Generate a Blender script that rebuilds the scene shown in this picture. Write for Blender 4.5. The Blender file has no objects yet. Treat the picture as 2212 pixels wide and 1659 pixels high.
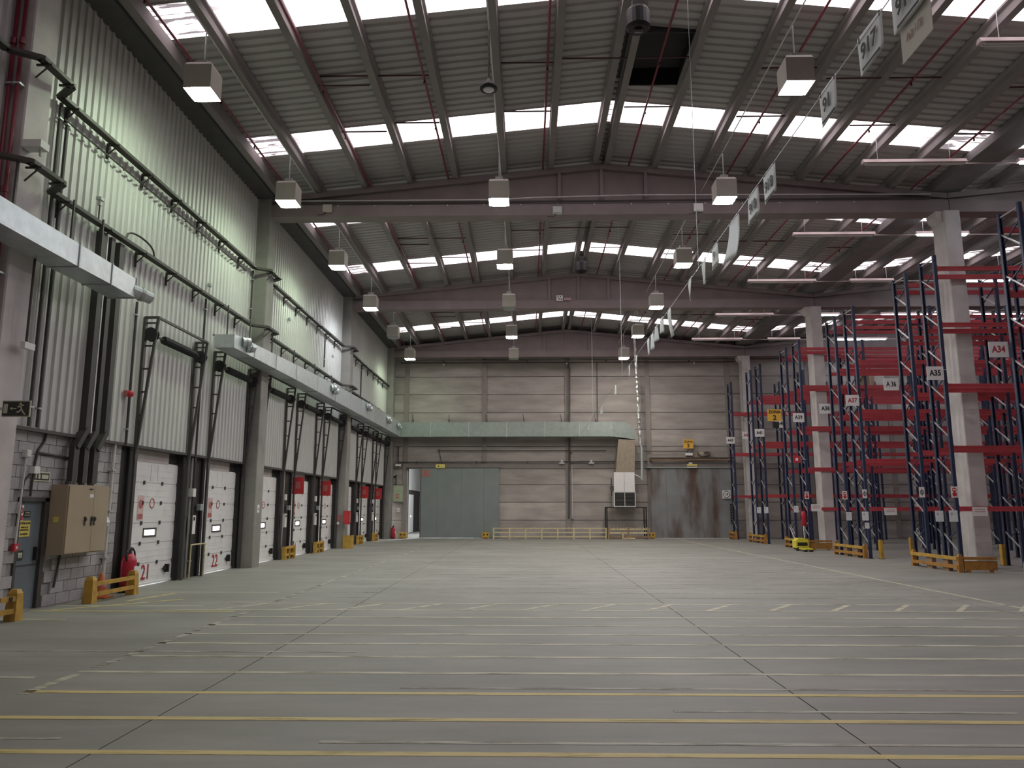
import bpy, math, random
from mathutils import Matrix, Vector
rnd = random.Random(7)
sc = bpy.context.scene
COL = sc.collection

# ------------------------------------------------------------------ camera
CAMH = 1.65
FPX = 1660.0
pitch = math.atan(270.5 / FPX)
yaw = -math.atan(34 / FPX * math.cos(pitch))
Rv = Vector((math.cos(yaw), -math.sin(yaw), 0))
Fv = Vector((math.sin(yaw) * math.cos(pitch), math.cos(yaw) * math.cos(pitch), math.sin(pitch)))
Uv = Rv.cross(Fv)
cam = bpy.data.cameras.new('camera')
cam.sensor_width = 36
cam.lens = FPX / 2212 * 36
cam.clip_end = 300
cam_o = bpy.data.objects.new('camera', cam)
m = Matrix.Identity(4)
for i in range(3):
    m[i][0] = Rv[i]; m[i][1] = Uv[i]; m[i][2] = -Fv[i]
m[2][3] = CAMH
cam_o.matrix_world = m
COL.objects.link(cam_o)
sc.camera = cam_o

# ------------------------------------------------------------------ world and exposure
wd = bpy.data.worlds.new('world'); sc.world = wd; wd.use_nodes = True
bg = wd.node_tree.nodes['Background']
bg.inputs[0].default_value = (0.95, 0.97, 1, 1); bg.inputs[1].default_value = 2.5
sc.view_settings.view_transform = 'Standard'
sc.view_settings.look = 'None'
sc.view_settings.gamma = 1
sc.view_settings.exposure = 0.77
sc.view_settings.use_curve_mapping = False
sc.cycles.use_denoising = True
sc.cycles.max_bounces = 8
sc.cycles.diffuse_bounces = 5
SKY_E = 2.35          # daylight coming through the translucent roof panels
LAMP_E = 140.0        # discharge lamps

# ------------------------------------------------------------------ materials
MATS = {}
def M(name, col, rough=.65, metal=0., var=.12, scale=3., bump=0., objvar=0., stretch=(1, 1, 1), emit=0., wear=None, wearamt=.5, wearscale=2., spec=None, wearstretch=(1,1,1), wearlo=.5, wearhi=.72):
    if name in MATS: return MATS[name]
    mt = bpy.data.materials.new(name); mt.use_nodes = True
    nt = mt.node_tree; N = nt.nodes; L = nt.links
    b = N['Principled BSDF']
    b.inputs['Roughness'].default_value = rough; b.inputs['Metallic'].default_value = metal
    if spec is not None: b.inputs['Specular IOR Level'].default_value = spec
    geo = N.new('ShaderNodeNewGeometry')
    def noise(sc_, st, detail=5):
        mp = N.new('ShaderNodeMapping'); mp.inputs['Scale'].default_value = st
        L.new(geo.outputs['Position'], mp.inputs['Vector'])
        n = N.new('ShaderNodeTexNoise'); n.inputs['Scale'].default_value = sc_; n.inputs['Detail'].default_value = detail
        L.new(mp.outputs[0], n.inputs['Vector'])
        return n
    c1 = [c * (1 - var) for c in col]; c2 = [min(1, c * (1 + var)) for c in col]
    n = noise(scale, stretch)
    rp = N.new('ShaderNodeValToRGB')
    rp.color_ramp.elements[0].position = .3; rp.color_ramp.elements[1].position = .7
    rp.color_ramp.elements[0].color = (*c1, 1); rp.color_ramp.elements[1].color = (*c2, 1)
    L.new(n.outputs['Fac'], rp.inputs[0])
    out = rp.outputs[0]
    if wear:
        n2 = noise(wearscale, wearstretch, 8)
        r2 = N.new('ShaderNodeValToRGB')
        r2.color_ramp.elements[0].position = wearlo; r2.color_ramp.elements[1].position = wearhi
        r2.color_ramp.elements[0].color = (0, 0, 0, 1); r2.color_ramp.elements[1].color = (wearamt,) * 3 + (1,)
        L.new(n2.outputs['Fac'], r2.inputs[0])
        mx = N.new('ShaderNodeMixRGB'); L.new(r2.outputs[0], mx.inputs[0]); L.new(out, mx.inputs[1]); mx.inputs[2].default_value = (*wear, 1)
        out = mx.outputs[0]
    if objvar:
        oi = N.new('ShaderNodeObjectInfo'); mr = N.new('ShaderNodeMapRange')
        mr.inputs[3].default_value = 1 - objvar; mr.inputs[4].default_value = 1 + objvar
        L.new(oi.outputs['Random'], mr.inputs[0])
        mu = N.new('ShaderNodeMixRGB'); mu.blend_type = 'MULTIPLY'; mu.inputs[0].default_value = 1
        L.new(out, mu.inputs[1]); L.new(mr.outputs[0], mu.inputs[2]); out = mu.outputs[0]
    L.new(out, b.inputs['Base Color'])
    if bump:
        n3 = noise(scale * 9, stretch)
        bp = N.new('ShaderNodeBump'); bp.inputs['Strength'].default_value = bump; bp.inputs['Distance'].default_value = .02
        L.new(n3.outputs['Fac'], bp.inputs['Height']); L.new(bp.outputs[0], b.inputs['Normal'])
    if emit:
        b.inputs['Emission Color'].default_value = (*col, 1); b.inputs['Emission Strength'].default_value = emit
    MATS[name] = mt
    return mt

def skylight_mat():
    mt = bpy.data.materials.new('translucent_skylight'); mt.use_nodes = True
    nt = mt.node_tree; N = nt.nodes; L = nt.links
    N.remove(N['Principled BSDF'])
    em = N.new('ShaderNodeEmission'); L.new(em.outputs[0], N['Material Output'].inputs[0])
    em.inputs[0].default_value = (1, .865, .915, 1)
    geo = N.new('ShaderNodeNewGeometry'); sp = N.new('ShaderNodeSeparateXYZ'); L.new(geo.outputs['Position'], sp.inputs[0])
    # dirt streaks that gather on the sheets towards the eaves (x about -8 and 12.7)
    a = N.new('ShaderNodeMath'); a.operation = 'SUBTRACT'; a.inputs[1].default_value = 2.3; L.new(sp.outputs[0], a.inputs[0])
    b = N.new('ShaderNodeMath'); b.operation = 'ABSOLUTE'; L.new(a.outputs[0], b.inputs[0])
    mr = N.new('ShaderNodeMapRange'); mr.inputs[1].default_value = 6.6; mr.inputs[2].default_value = 9.0; L.new(b.outputs[0], mr.inputs[0])
    mp = N.new('ShaderNodeMapping'); mp.inputs['Scale'].default_value = (.9, 7, 1); L.new(geo.outputs['Position'], mp.inputs[0])
    n = N.new('ShaderNodeTexNoise'); n.inputs['Scale'].default_value = 1.3; n.inputs['Detail'].default_value = 6; L.new(mp.outputs[0], n.inputs[0])
    r = N.new('ShaderNodeMapRange'); r.inputs[1].default_value = .44; r.inputs[2].default_value = .56; L.new(n.outputs['Fac'], r.inputs[0])
    mul = N.new('ShaderNodeMath'); mul.operation = 'MULTIPLY'; L.new(mr.outputs[0], mul.inputs[0]); L.new(r.outputs[0], mul.inputs[1])
    st = N.new('ShaderNodeMapRange'); st.inputs[3].default_value = SKY_E; st.inputs[4].default_value = SKY_E * .09
    L.new(mul.outputs[0], st.inputs[0]); L.new(st.outputs[0], em.inputs[1])
    MATS['sky'] = mt
    return mt
skylight_mat()

def emis(name, col, s):
    mt = bpy.data.materials.new(name); mt.use_nodes = True
    nt = mt.node_tree; nt.nodes.remove(nt.nodes['Principled BSDF'])
    e = nt.nodes.new('ShaderNodeEmission'); e.inputs[0].default_value = (*col, 1); e.inputs[1].default_value = s
    nt.links.new(e.outputs[0], nt.nodes['Material Output'].inputs[0])
    MATS[name] = mt
    return mt
emis('lamp_green', (.80, 1., .72), LAMP_E * .52)
emis('lamp_warm', (1., .95, .86), LAMP_E)
emis('lamp_blue', (.88, .92, 1.), LAMP_E * .8)
emis('tube_lit', (.8, .9, 1.), 26)
emis('tube_fill', (.9, .95, 1.), 300)
emis('window_day', (1, 1, 1), 3.0)

def floor_mat():
    mt = bpy.data.materials.new('concrete_floor'); mt.use_nodes = True
    nt = mt.node_tree; N = nt.nodes; L = nt.links; b = N['Principled BSDF']
    geo = N.new('ShaderNodeNewGeometry')
    def noise(s, st, d):
        mp = N.new('ShaderNodeMapping'); mp.inputs['Scale'].default_value = st; L.new(geo.outputs['Position'], mp.inputs[0])
        n = N.new('ShaderNodeTexNoise'); n.inputs['Scale'].default_value = s; n.inputs['Detail'].default_value = d; n.inputs['Roughness'].default_value = .62
        L.new(mp.outputs[0], n.inputs[0]); return n
    n1 = noise(.55, (.55, 1.3, 1), 8); r1 = N.new('ShaderNodeValToRGB')
    r1.color_ramp.elements[0].position = .28; r1.color_ramp.elements[1].position = .72
    r1.color_ramp.elements[0].color = (.165, .166, .142, 1); r1.color_ramp.elements[1].color = (.275, .268, .24, 1)
    L.new(n1.outputs['Fac'], r1.inputs[0])
    n2 = noise(2.2, (.5, 2.4, 1), 9); r2 = N.new('ShaderNodeValToRGB')
    r2.color_ramp.elements[0].position = .35; r2.color_ramp.elements[1].position = .7
    r2.color_ramp.elements[0].color = (.88, .88, .88, 1); r2.color_ramp.elements[1].color = (1.07, 1.07, 1.07, 1)
    L.new(n2.outputs['Fac'], r2.inputs[0])
    mu = N.new('ShaderNodeMixRGB'); mu.blend_type = 'MULTIPLY'; mu.inputs[0].default_value = 1
    L.new(r1.outputs[0], mu.inputs[1]); L.new(r2.outputs[0], mu.inputs[2]); L.new(mu.outputs[0], b.inputs['Base Color'])
    mr = N.new('ShaderNodeMapRange'); mr.inputs[3].default_value = .5; mr.inputs[4].default_value = .7
    L.new(n2.outputs['Fac'], mr.inputs[0]); L.new(mr.outputs[0], b.inputs['Roughness'])
    n3 = noise(40, (1, 1, 1), 3); bp = N.new('ShaderNodeBump'); bp.inputs['Strength'].default_value = .08; bp.inputs['Distance'].default_value = .01
    L.new(n3.outputs['Fac'], bp.inputs['Height']); L.new(bp.outputs[0], b.inputs['Normal'])
    MATS['floor'] = mt
floor_mat()

def line_mat(name, col, lo, hi):
    # worn road paint: bare concrete shows through where the paint has gone
    mt = bpy.data.materials.new(name); mt.use_nodes = True
    nt = mt.node_tree; N = nt.nodes; L = nt.links; b = N['Principled BSDF']
    b.inputs['Base Color'].default_value = (*col, 1); b.inputs['Roughness'].default_value = .6
    geo = N.new('ShaderNodeNewGeometry'); mp = N.new('ShaderNodeMapping'); mp.inputs['Scale'].default_value = (.55, 4, 1); L.new(geo.outputs['Position'], mp.inputs[0])
    n = N.new('ShaderNodeTexNoise'); n.inputs['Scale'].default_value = 2.2; n.inputs['Detail'].default_value = 10; n.inputs['Roughness'].default_value = .72; L.new(mp.outputs[0], n.inputs[0])
    r = N.new('ShaderNodeMapRange'); r.inputs[1].default_value = lo; r.inputs[2].default_value = hi; L.new(n.outputs['Fac'], r.inputs[0])
    tr = N.new('ShaderNodeBsdfTransparent'); mx = N.new('ShaderNodeMixShader')
    L.new(r.outputs[0], mx.inputs[0]); L.new(b.outputs[0], mx.inputs[1]); L.new(tr.outputs[0], mx.inputs[2]); L.new(mx.outputs[0], N['Material Output'].inputs[0])
    MATS[name] = mt
line_mat('line_yellow', (.52, .43, .17), .51, .76)
line_mat('line_pale', (.47, .45, .34), .47, .74)
line_mat('line_faint', (.40, .385, .32), .42, .68)

M('wall_post', (.24, .212, .195), .8, var=.1, scale=1.5)
M('wall_concrete', (.325, .29, .268), .8, var=.2, scale=1.2, stretch=(.5, 1, 2.2), bump=.15, objvar=.12, wear=(.42, .385, .355), wearamt=.7, wearscale=.9, wearstretch=(.6, 1, 2))
M('beam_concrete', (.225, .185, .182), .8, var=.1, scale=1.5, bump=.1)
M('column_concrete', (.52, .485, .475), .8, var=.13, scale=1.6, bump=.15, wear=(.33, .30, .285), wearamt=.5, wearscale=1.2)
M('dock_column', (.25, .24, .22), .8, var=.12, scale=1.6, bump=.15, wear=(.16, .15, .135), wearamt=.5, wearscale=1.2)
M('purlin_concrete', (.235, .212, .207), .8, var=.08, scale=2)
M('roof_sheet', (.41, .395, .39), .55, var=.05, scale=1, objvar=.04)
M('gutter', (.07, .068, .066), .8)
M('valley', (.17, .16, .16), .8)
M('cladding', (.50, .50, .48), .5, var=.05, scale=.8, objvar=.03)
M('block', (.36, .35, .345), .85, var=.1, scale=6, bump=.3, objvar=.10)
M('mortar', (.26, .25, .245), .9)
M('door_white', (.74, .74, .72), .45, var=.04, scale=2, wear=(.5, .48, .45), wearamt=.3, wearscale=3)
M('soft_white', (.70, .70, .68), .5, var=.05)
M('board', (.45, .40, .38), .8)
M('rubber', (.035, .031, .029), .75, var=.2)
M('dark_steel', (.075, .07, .066), .55, metal=.3)
M('black', (.014, .013, .014), .6)
M('galv', (.52, .56, .57), .42, metal=.55, var=.1, scale=7, objvar=.05)
M('duct_green', (.27, .31, .285), .5, metal=.35, var=.1, scale=5, objvar=.06)
M('galv_old', (.40, .43, .42), .5, metal=.4, var=.1, scale=5)
M('tray', (.06, .056, .048), .6, metal=.3)
M('conduit_dark', (.05, .046, .042), .6)
M('conduit_light', (.55, .54, .52), .5)
M('red_pipe', (.19, .022, .035), .4)
M('red_pipe_dark', (.07, .025, .028), .5)
M('rack_red', (.42, .05, .062), .5, var=.1, wear=(.30, .04, .042), wearamt=.6, objvar=.1)
M('rack_blue', (.020, .030, .070), .45, var=.1, objvar=.12)
M('rack_grey', (.42, .42, .42), .4, metal=.5)
M('guard_yellow', (.47, .28, .045), .55, var=.15, scale=5, wear=(.2, .11, .03), wearamt=.6, wearscale=7)
M('guard_orange', (.36, .17, .035), .55, var=.15, scale=5, wear=(.17, .08, .03), wearamt=.6, wearscale=7)
M('rail_cream', (.56, .48, .28), .6, wear=(.25, .18, .09), wearamt=.5, wearscale=8)
M('rail_brown', (.26, .17, .10), .7, var=.2)
M('sign_yellow', (.72, .60, .14), .5, var=.04)
M('zona_yellow', (.70, .40, .05), .5, var=.04)
M('sign_white', (.72, .70, .69), .5, var=.03)
M('paper', (.68, .71, .74), .6, var=.03)
M('hang_paper', (.66, .69, .70), .5, var=.05)
M('sheet_beige', (.50, .47, .41), .5, var=.05)
M('sign_red', (.50, .03, .035), .5, var=.05)
M('notice_pink', (.62, .45, .43), .6, var=.15, scale=9)
M('sign_red_faded', (.42, .13, .12), .6, var=.1)
M('sign_dark', (.03, .035, .028), .5)
M('sign_cream', (.55, .56, .42), .5)
M('ink', (.02, .02, .022), .6)
M('ink_red', (.38, .03, .05), .6)
M('ink_pale', (.45, .30, .29), .7)
M('cabinet', (.36, .29, .20), .5, var=.06, scale=2)
M('cabinet_side', (.36, .29, .20), .5, var=.06, scale=2)
M('steel_door', (.14, .17, .19), .5, var=.08)
M('slide_grey', (.19, .215, .21), .55, var=.07, scale=1.4)
M('slide_rust', (.20, .205, .205), .6, var=.1, scale=1.4, wear=(.085, .045, .03), wearamt=.95, wearscale=.6, wearstretch=(1.5, 1, .45), wearlo=.46, wearhi=.62)
M('lamp_housing', (.50, .47, .42), .5, var=.05)
M('lamp_pink', (.60, .50, .48), .5, var=.05)
M('duct_brown', (.25, .205, .15), .6, var=.12, scale=6)
M('unit_white', (.66, .65, .63), .5, var=.03)
M('foil', (.62, .61, .56), .28, metal=.8, var=.25, scale=14)
M('extinguisher', (.42, .018, .04), .35, var=.05)
M('cone_orange', (.55, .14, .04), .6)
M('truck_yellow', (.62, .56, .05), .45)
M('cardboard', (.36, .26, .17), .8)
M('mirror', (.6, .58, .54), .12, metal=.9, var=.02)
M('apron', (.5, .5, .5), .9)
M('glow_green', (.36, .42, .28), .5)

# ------------------------------------------------------------------ helpers
def wloc(o):
    v = Vector((0, 0, 0))
    while o is not None:
        v += o.location; o = o.parent
    return v
class MB:
    def __init__(s): s.v = []; s.f = []
    def add(s, vs, fs):
        n = len(s.v); s.v += [tuple(p) for p in vs]; s.f += [tuple(i + n for i in q) for q in fs]; return s
    def box(s, x0, x1, y0, y1, z0, z1):
        return s.add([(x0, y0, z0), (x1, y0, z0), (x1, y1, z0), (x0, y1, z0), (x0, y0, z1), (x1, y0, z1), (x1, y1, z1), (x0, y1, z1)],
                     [(0, 3, 2, 1), (4, 5, 6, 7), (0, 1, 5, 4), (1, 2, 6, 5), (2, 3, 7, 6), (3, 0, 4, 7)])
    def bar(s, a, b, w, h=None, up=(0, 0, 1)):
        h = h or w; a = Vector(a); b = Vector(b); d = (b - a).normalized(); u = Vector(up)
        if abs(d.dot(u)) > .98: u = Vector((1, 0, 0))
        r = d.cross(u).normalized() * (w / 2); u = r.cross(d).normalized() * (h / 2)
        vs = [a - r - u, a + r - u, a + r + u, a - r + u, b - r - u, b + r - u, b + r + u, b - r + u]
        return s.add(vs, [(0, 1, 2, 3), (7, 6, 5, 4), (0, 4, 5, 1), (1, 5, 6, 2), (2, 6, 7, 3), (3, 7, 4, 0)])
    def cyl(s, a, b, r, n=10, r2=None):
        r2 = r if r2 is None else r2
        a = Vector(a); b = Vector(b); d = (b - a).normalized()
        u = Vector((0, 0, 1)) if abs(d.z) < .9 else Vector((1, 0, 0))
        e = d.cross(u).normalized(); g = e.cross(d)
        vs = []
        for p, q in ((a, r), (b, r2)):
            for i in range(n):
                t = 2 * math.pi * i / n
                vs.append(p + (e * math.cos(t) + g * math.sin(t)) * q)
        fs = [(i, i + n, (i + 1) % n + n, (i + 1) % n) for i in range(n)]
        fs += [tuple(range(n)), tuple(range(2 * n - 1, n - 1, -1))]
        return s.add(vs, fs)
    def tube(s, pts, r, n=6):
        for i in range(len(pts) - 1):
            s.cyl(pts[i], pts[i + 1], r, n)
        return s
    def lathe(s, c, prof, n=16, axis='z', ring=False):
        c = Vector(c); vs = []
        if ring: prof = list(prof) + [prof[0]]
        for q, z in prof:
            for i in range(n):
                t = 2 * math.pi * i / n
                p = (q * math.cos(t), q * math.sin(t), z)
                if axis == 'x': p = (p[2], p[0], p[1])
                if axis == 'y': p = (p[0], p[2], p[1])
                vs.append(c + Vector(p))
        fs = []
        for k in range(len(prof) - 1):
            for i in range(n):
                fs.append((k * n + i, k * n + (i + 1) % n, (k + 1) * n + (i + 1) % n, (k + 1) * n + i))
        if not ring: fs += [tuple(range(n - 1, -1, -1)), tuple(range((len(prof) - 1) * n, len(prof) * n))]
        return s.add(vs, fs)
    def prism(s, poly, axis, a0, a1):
        # poly: 2-d points; axis y: (x,z), axis x: (y,z), axis z: (x,y)
        n = len(poly)
        def P(p, a):
            return {'y': (p[0], a, p[1]), 'x': (a, p[0], p[1]), 'z': (p[0], p[1], a)}[axis]
        vs = [P(p, a0) for p in poly] + [P(p, a1) for p in poly]
        fs = [(i, (i + 1) % n, (i + 1) % n + n, i + n) for i in range(n)] + [tuple(range(n - 1, -1, -1)), tuple(range(n, 2 * n))]
        return s.add(vs, fs)
    def mesh(s, name, mat, smooth=False, off=(0, 0, 0)):
        me = bpy.data.meshes.new(name)
        me.from_pydata([(p[0] - off[0], p[1] - off[1], p[2] - off[2]) for p in s.v], [], s.f)
        me.materials.append(MATS[mat] if isinstance(mat, str) else mat)
        if smooth:
            me.polygons.foreach_set('use_smooth', [True] * len(me.polygons))
        me.validate()
        import bmesh as _b
        bm = _b.new(); bm.from_mesh(me); _b.ops.recalc_face_normals(bm, faces=bm.faces); bm.to_mesh(me); bm.free()
        return me
    def build(s, name, mat, parent=None, local=False, smooth=False):
        if parent is None:
            xs = [p[0] for p in s.v]; ys = [p[1] for p in s.v]; zs = [p[2] for p in s.v]
            off = Vector(((min(xs) + max(xs)) / 2, (min(ys) + max(ys)) / 2, min(zs)))
            if local: off = Vector((0, 0, 0))
            o = bpy.data.objects.new(name, s.mesh(name, mat, smooth, off)); o.location = off
        else:
            off = Vector((0, 0, 0)) if local else wloc(parent)
            o = bpy.data.objects.new(name, s.mesh(name, mat, smooth, off)); o.parent = parent
        COL.objects.link(o)
        return o
def tag(o, label, cat=None, group=None, kind=None):
    o['label'] = label
    if cat: o['category'] = cat
    if group: o['group'] = group
    if kind: o['kind'] = kind
    return o
def thing(name, label, cat, loc=(0, 0, 0), group=None, kind=None):
    o = bpy.data.objects.new(name, None); o.empty_display_size = .2; COL.objects.link(o); o.location = loc
    return tag(o, label, cat, group, kind)
def inst(name, me, parent, loc, rot=None):
    o = bpy.data.objects.new(name, me); COL.objects.link(o)
    if parent is not None:
        o.parent = parent; o.location = Vector(loc) - wloc(parent)
    else: o.location = loc
    if rot: o.rotation_euler = rot
    return o
def copytree(o, parent=None):
    c = o.copy(); COL.objects.link(c); c.parent = parent
    for ch in list(o.children): copytree(ch, c)
    return c
def bx(name, mat, parent, *b): return MB().box(*b).build(name, mat, parent)
TXT = {}
ROT = {'-y': (math.pi / 2, 0, 0), '+x': (math.pi / 2, 0, math.pi / 2), '-x': (math.pi / 2, 0, -math.pi / 2)}
def text(s, size, mat, parent, loc, face='-y', name='lettering', bold=0., sx=1.):
    key = (s, size, mat, bold, sx)
    if key not in TXT:
        cu = bpy.data.curves.new('lettering', 'FONT'); cu.body = s; cu.size = size; cu.align_x = 'CENTER'; cu.align_y = 'CENTER'
        cu.extrude = .002; cu.offset = bold; cu.resolution_u = 2
        to = bpy.data.objects.new('lettering', cu); COL.objects.link(to)
        bpy.context.view_layer.update()
        me = bpy.data.meshes.new_from_object(to.evaluated_get(bpy.context.evaluated_depsgraph_get()))
        bpy.data.objects.remove(to)
        me.materials.clear(); me.materials.append(MATS[mat])
        if sx != 1:
            for v in me.vertices: v.co.x *= sx
        TXT[key] = me
    return inst(name, TXT[key], parent, loc, ROT[face])
ORD = ['first', 'second', 'third', 'fourth', 'fifth', 'sixth', 'seventh', 'eighth', 'ninth', 'tenth', 'eleventh', 'twelfth', 'thirteenth', 'fourteenth', 'fifteenth', 'sixteenth', 'seventeenth', 'eighteenth', 'nineteenth', 'twentieth']
# ------------------------------------------------------------------ setting: roof
BAY = 11.05
FY = [-10.6 + BAY * i for i in range(6)]          # -10.6 .45 11.5 22.55 33.6 44.65
XL, XV, XR, XRIDGE, XRIDGE2 = -8.3, 12.75, 33.6, 2.3, 23.15
YB = 45.3
def zroof(x):
    return 12.5 - .1 * abs(x - (XRIDGE if x < XV else XRIDGE2))
ceiling = thing('ceiling', 'corrugated metal roof on concrete purlins with translucent strips', None, (2, 17, 12.5), kind='structure')
SHW = BAY / 10
def sheet_mesh(xa, xb, mat, name):
    b = MB(); prof = []
    for k in range(4):
        y = k * SHW / 4; p = SHW / 4
        prof += [(y, 0), (y + p * .55, 0), (y + p * .66, .045), (y + p * .89, .045)]
    prof.append((SHW, 0))
    za, zb = zroof(xa + 1e-4), zroof(xb - 1e-4)
    vs = []
    for y, dz in prof: vs += [(xa, y, za + dz), (xb, y, zb + dz)]
    b.add(vs, [(2 * i, 2 * i + 2, 2 * i + 3, 2 * i + 1) for i in range(len(prof) - 1)])
    return b.mesh(name, mat)
slopes = [(XL, XRIDGE), (XRIDGE, XV), (XV, XRIDGE2), (XRIDGE2, XR)]
sm = [(sheet_mesh(a, b, 'roof_sheet', 'roof_sheet'), sheet_mesh(a, b, 'sky', 'skylight_panel')) for a, b in slopes]
vent_k = None
for j, (a, b) in enumerate(slopes):
    for k in range(51):
        y = FY[0] + k * SHW
        lit = (k % 10) in (2, 7)
        if j == 1 and k in (24, 25):          # smoke vent leaves a hole beside the ridge
            z0 = 3.86
            if k == 24: vent_mesh = sheet_mesh(z0, XV, 'roof_sheet', 'roof_sheet')
            inst('roof_sheet', vent_mesh, ceiling, (0, y, 0)); continue
        inst('skylight_panel' if lit else 'roof_sheet', sm[j][1 if lit else 0], ceiling, (0, y, 0))
# ridge closures above the ridge gap
for xr in (XRIDGE, XRIDGE2):
    bx('ridge_cap', 'gutter', ceiling, xr - .25, xr + .25, FY[0], 45.7, 12.53, 12.56)
PX = [-6.45, -5.0, -3.6, -2.2, -.7, .75, 2.12, 2.48, 3.94, 5.42, 6.9, 8.36, 9.75, 11.1]
PX2 = [14.3, 15.75, 17.2, 18.65, 20.1, 21.55, 22.95, 23.35, 24.8, 26.2, 27.7, 29.1, 30.6, 32.0]
pm = MB().prism([(-.085, -.16), (.085, -.16), (.085, -.07), (.045, -.03), (.045, .07), (.11, .11), (.11, .16), (-.11, .16), (-.11, .11), (-.045, .07), (-.045, -.03), (-.085, -.07)], 'y', 0, BAY - .02).mesh('purlin', 'purlin_concrete')
for i in range(5):
    for x in PX + (PX2 if i > 0 else []):
        inst('purlin', pm, ceiling, (x, FY[i] + .01, zroof(x) - .165))
# valley and eaves gutters
bx('gutter', 'gutter', ceiling, XL, -7.72, FY[0], 45.3, 11.06, 11.4)
bx('gutter', 'valley', ceiling, 12.3, 13.2, FY[0], 45.3, 11.2, 11.45)
bx('edge_purlin', 'purlin_concrete', ceiling, -7.7, -7.5, FY[0], 45.3, 11.13, 11.44)

# roof beams (gabled concrete girders)
def beam(x0, x1, xr, y, label):
    r = thing('roof_beam', label, None, ((x0 + x1) / 2, y, 10.5), kind='structure')
    def top(x): return 12.16 - .1 * abs(x - xr)
    MB().box(x0, x1, y - .26, y + .26, 10.5, 10.88).prism([(x0, 10.88), (x1, 10.88), (x1, 10.95), (x0, 10.95)], 'y', y - .16, y + .16).build('bottom_flange', 'beam_concrete', r)
    MB().prism([(x0, 10.9), (x1, 10.9), (x1, top(x1) - .02), (xr, top(xr) - .02), (x0, top(x0) - .02)], 'y', y - .09, y + .09).build('web', 'beam_concrete', r)
    MB().prism([(x0, top(x0) - .16), (xr, top(xr) - .16), (x1, top(x1) - .16), (x1, top(x1)), (xr, top(xr)), (x0, top(x0))], 'y', y - .22, y + .22).build('top_flange', 'beam_concrete', r)
    for dx in (-1.3, 0, 1.35):
        bx('stiffener', 'beam_concrete', r, xr + dx - .05, xr + dx + .05, y - .2, y + .2, 10.9, top(xr + dx) - .1)
    return r
bl = ['behind the photographer', 'over the photographer', 'above the near dock doors', 'nearest in view with a cable along its flange', 'second in view with a small plate', 'against the back wall']
for i, y in enumerate(FY):
    if i in (0, 1): continue
    beam(XL, 12.74, XRIDGE, y, 'gabled grey concrete roof girder of the main hall, ' + bl[i])
    beam(12.76, XR, XRIDGE2, y, 'grey concrete roof girder over the racking, ' + bl[i])
# cable conduit on the first girder in view
cb = thing('cable_run', 'pale cable conduit laid along the flange of the nearest roof girder', 'cable', (2, FY[3] - .3, 10.95))
MB().tube([(-7.2, FY[3] - .3, 10.99), (-1, FY[3] - .3, 10.98), (.2, FY[3] - .3, 11.04), (3.5, FY[3] - .3, 11.1), (7, FY[3] - .3, 11.08), (12.2, FY[3] - .3, 11.05)], .022).build('pale_conduit', 'conduit_light', cb)
MB().tube([(-7.2, FY[3] - .31, 10.9), (12.2, FY[3] - .31, 10.92)], .03).build('dark_conduit', 'conduit_dark', cb)
clip = MB().lathe((0, 0, 0), [(.005, -.02), (.02, -.01), (.02, .01), (.005, .02)], 8, 'y').mesh('clip', 'soft_white')
for k in range(16): inst('clip', clip, cb, (-6.9 + k * 1.12, FY[3] - .29, 10.82))
jb = [(.93, FY[3] - .34, 10.62, 'small grey junction box with cable on the nearest girder below the ridge', 'galv_old'),
      (5.2, FY[3] - .34, 10.68, 'small white junction box on the nearest girder beside a lamp cable', 'soft_white'),
      (1.45, FY[4] - .34, 10.95, 'white plate with dark print on the second roof girder', 'sign_white'),
      (-6.1, FY[3] - .34, 10.74, 'small pale junction box at the left end of the nearest girder', 'lamp_housing')]
for x, y, z, lab, mt in jb:
    r = thing('junction_box', lab, 'junction box', (x, y, z - .12))
    bx('body', mt, r, x - .14, x + .14, y, y + .08, z - .12, z + .12)
    if mt == 'sign_white':
        for dx, dz in ((-.07, .05), (.04, .06), (-.02, -.04), (.08, -.05)): bx('print', 'ink', r, x + dx - .03, x + dx + .03, y - .006, y, z + dz - .025, z + dz + .025)
        bx('label_plate', 'ink_pale', r, x + .2, x + .5, y + .02, y + .04, z - .1, z + .02)
    else:
        bx('lid', mt, r, x - .11, x + .11, y - .02, y, z - .09, z + .09)
        MB().tube([(x - .05, y + .03, z - .12), (x - .12, y + .03, z - .2), (x - .3, y + .03, z - .2)], .012).build('cable', 'conduit_dark', r)

# ------------------------------------------------------------------ floor
floor = thing('floor', 'worn grey concrete floor slabs with saw-cut joints', None, (2, 20, 0), kind='structure')
bx('sub_base', 'tray', floor, -8.6, XR, FY[0], 60, -.3, -.03)
jx = [-8.6, -2.99, 2.4, 7.79, 13.18, 18.57, 23.96, XR]
jy = [FY[0], 6.38, 45.6, 60]
for i in range(7):
    for k in range(3):
        if k == 2 and i > 1: continue
        g = .0065
        bx('slab', 'floor', floor, jx[i] + (g if i else 0), jx[i + 1] - g, jy[k] + (.003 if k else 0), jy[k + 1] - .003, -.08, 0)
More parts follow.
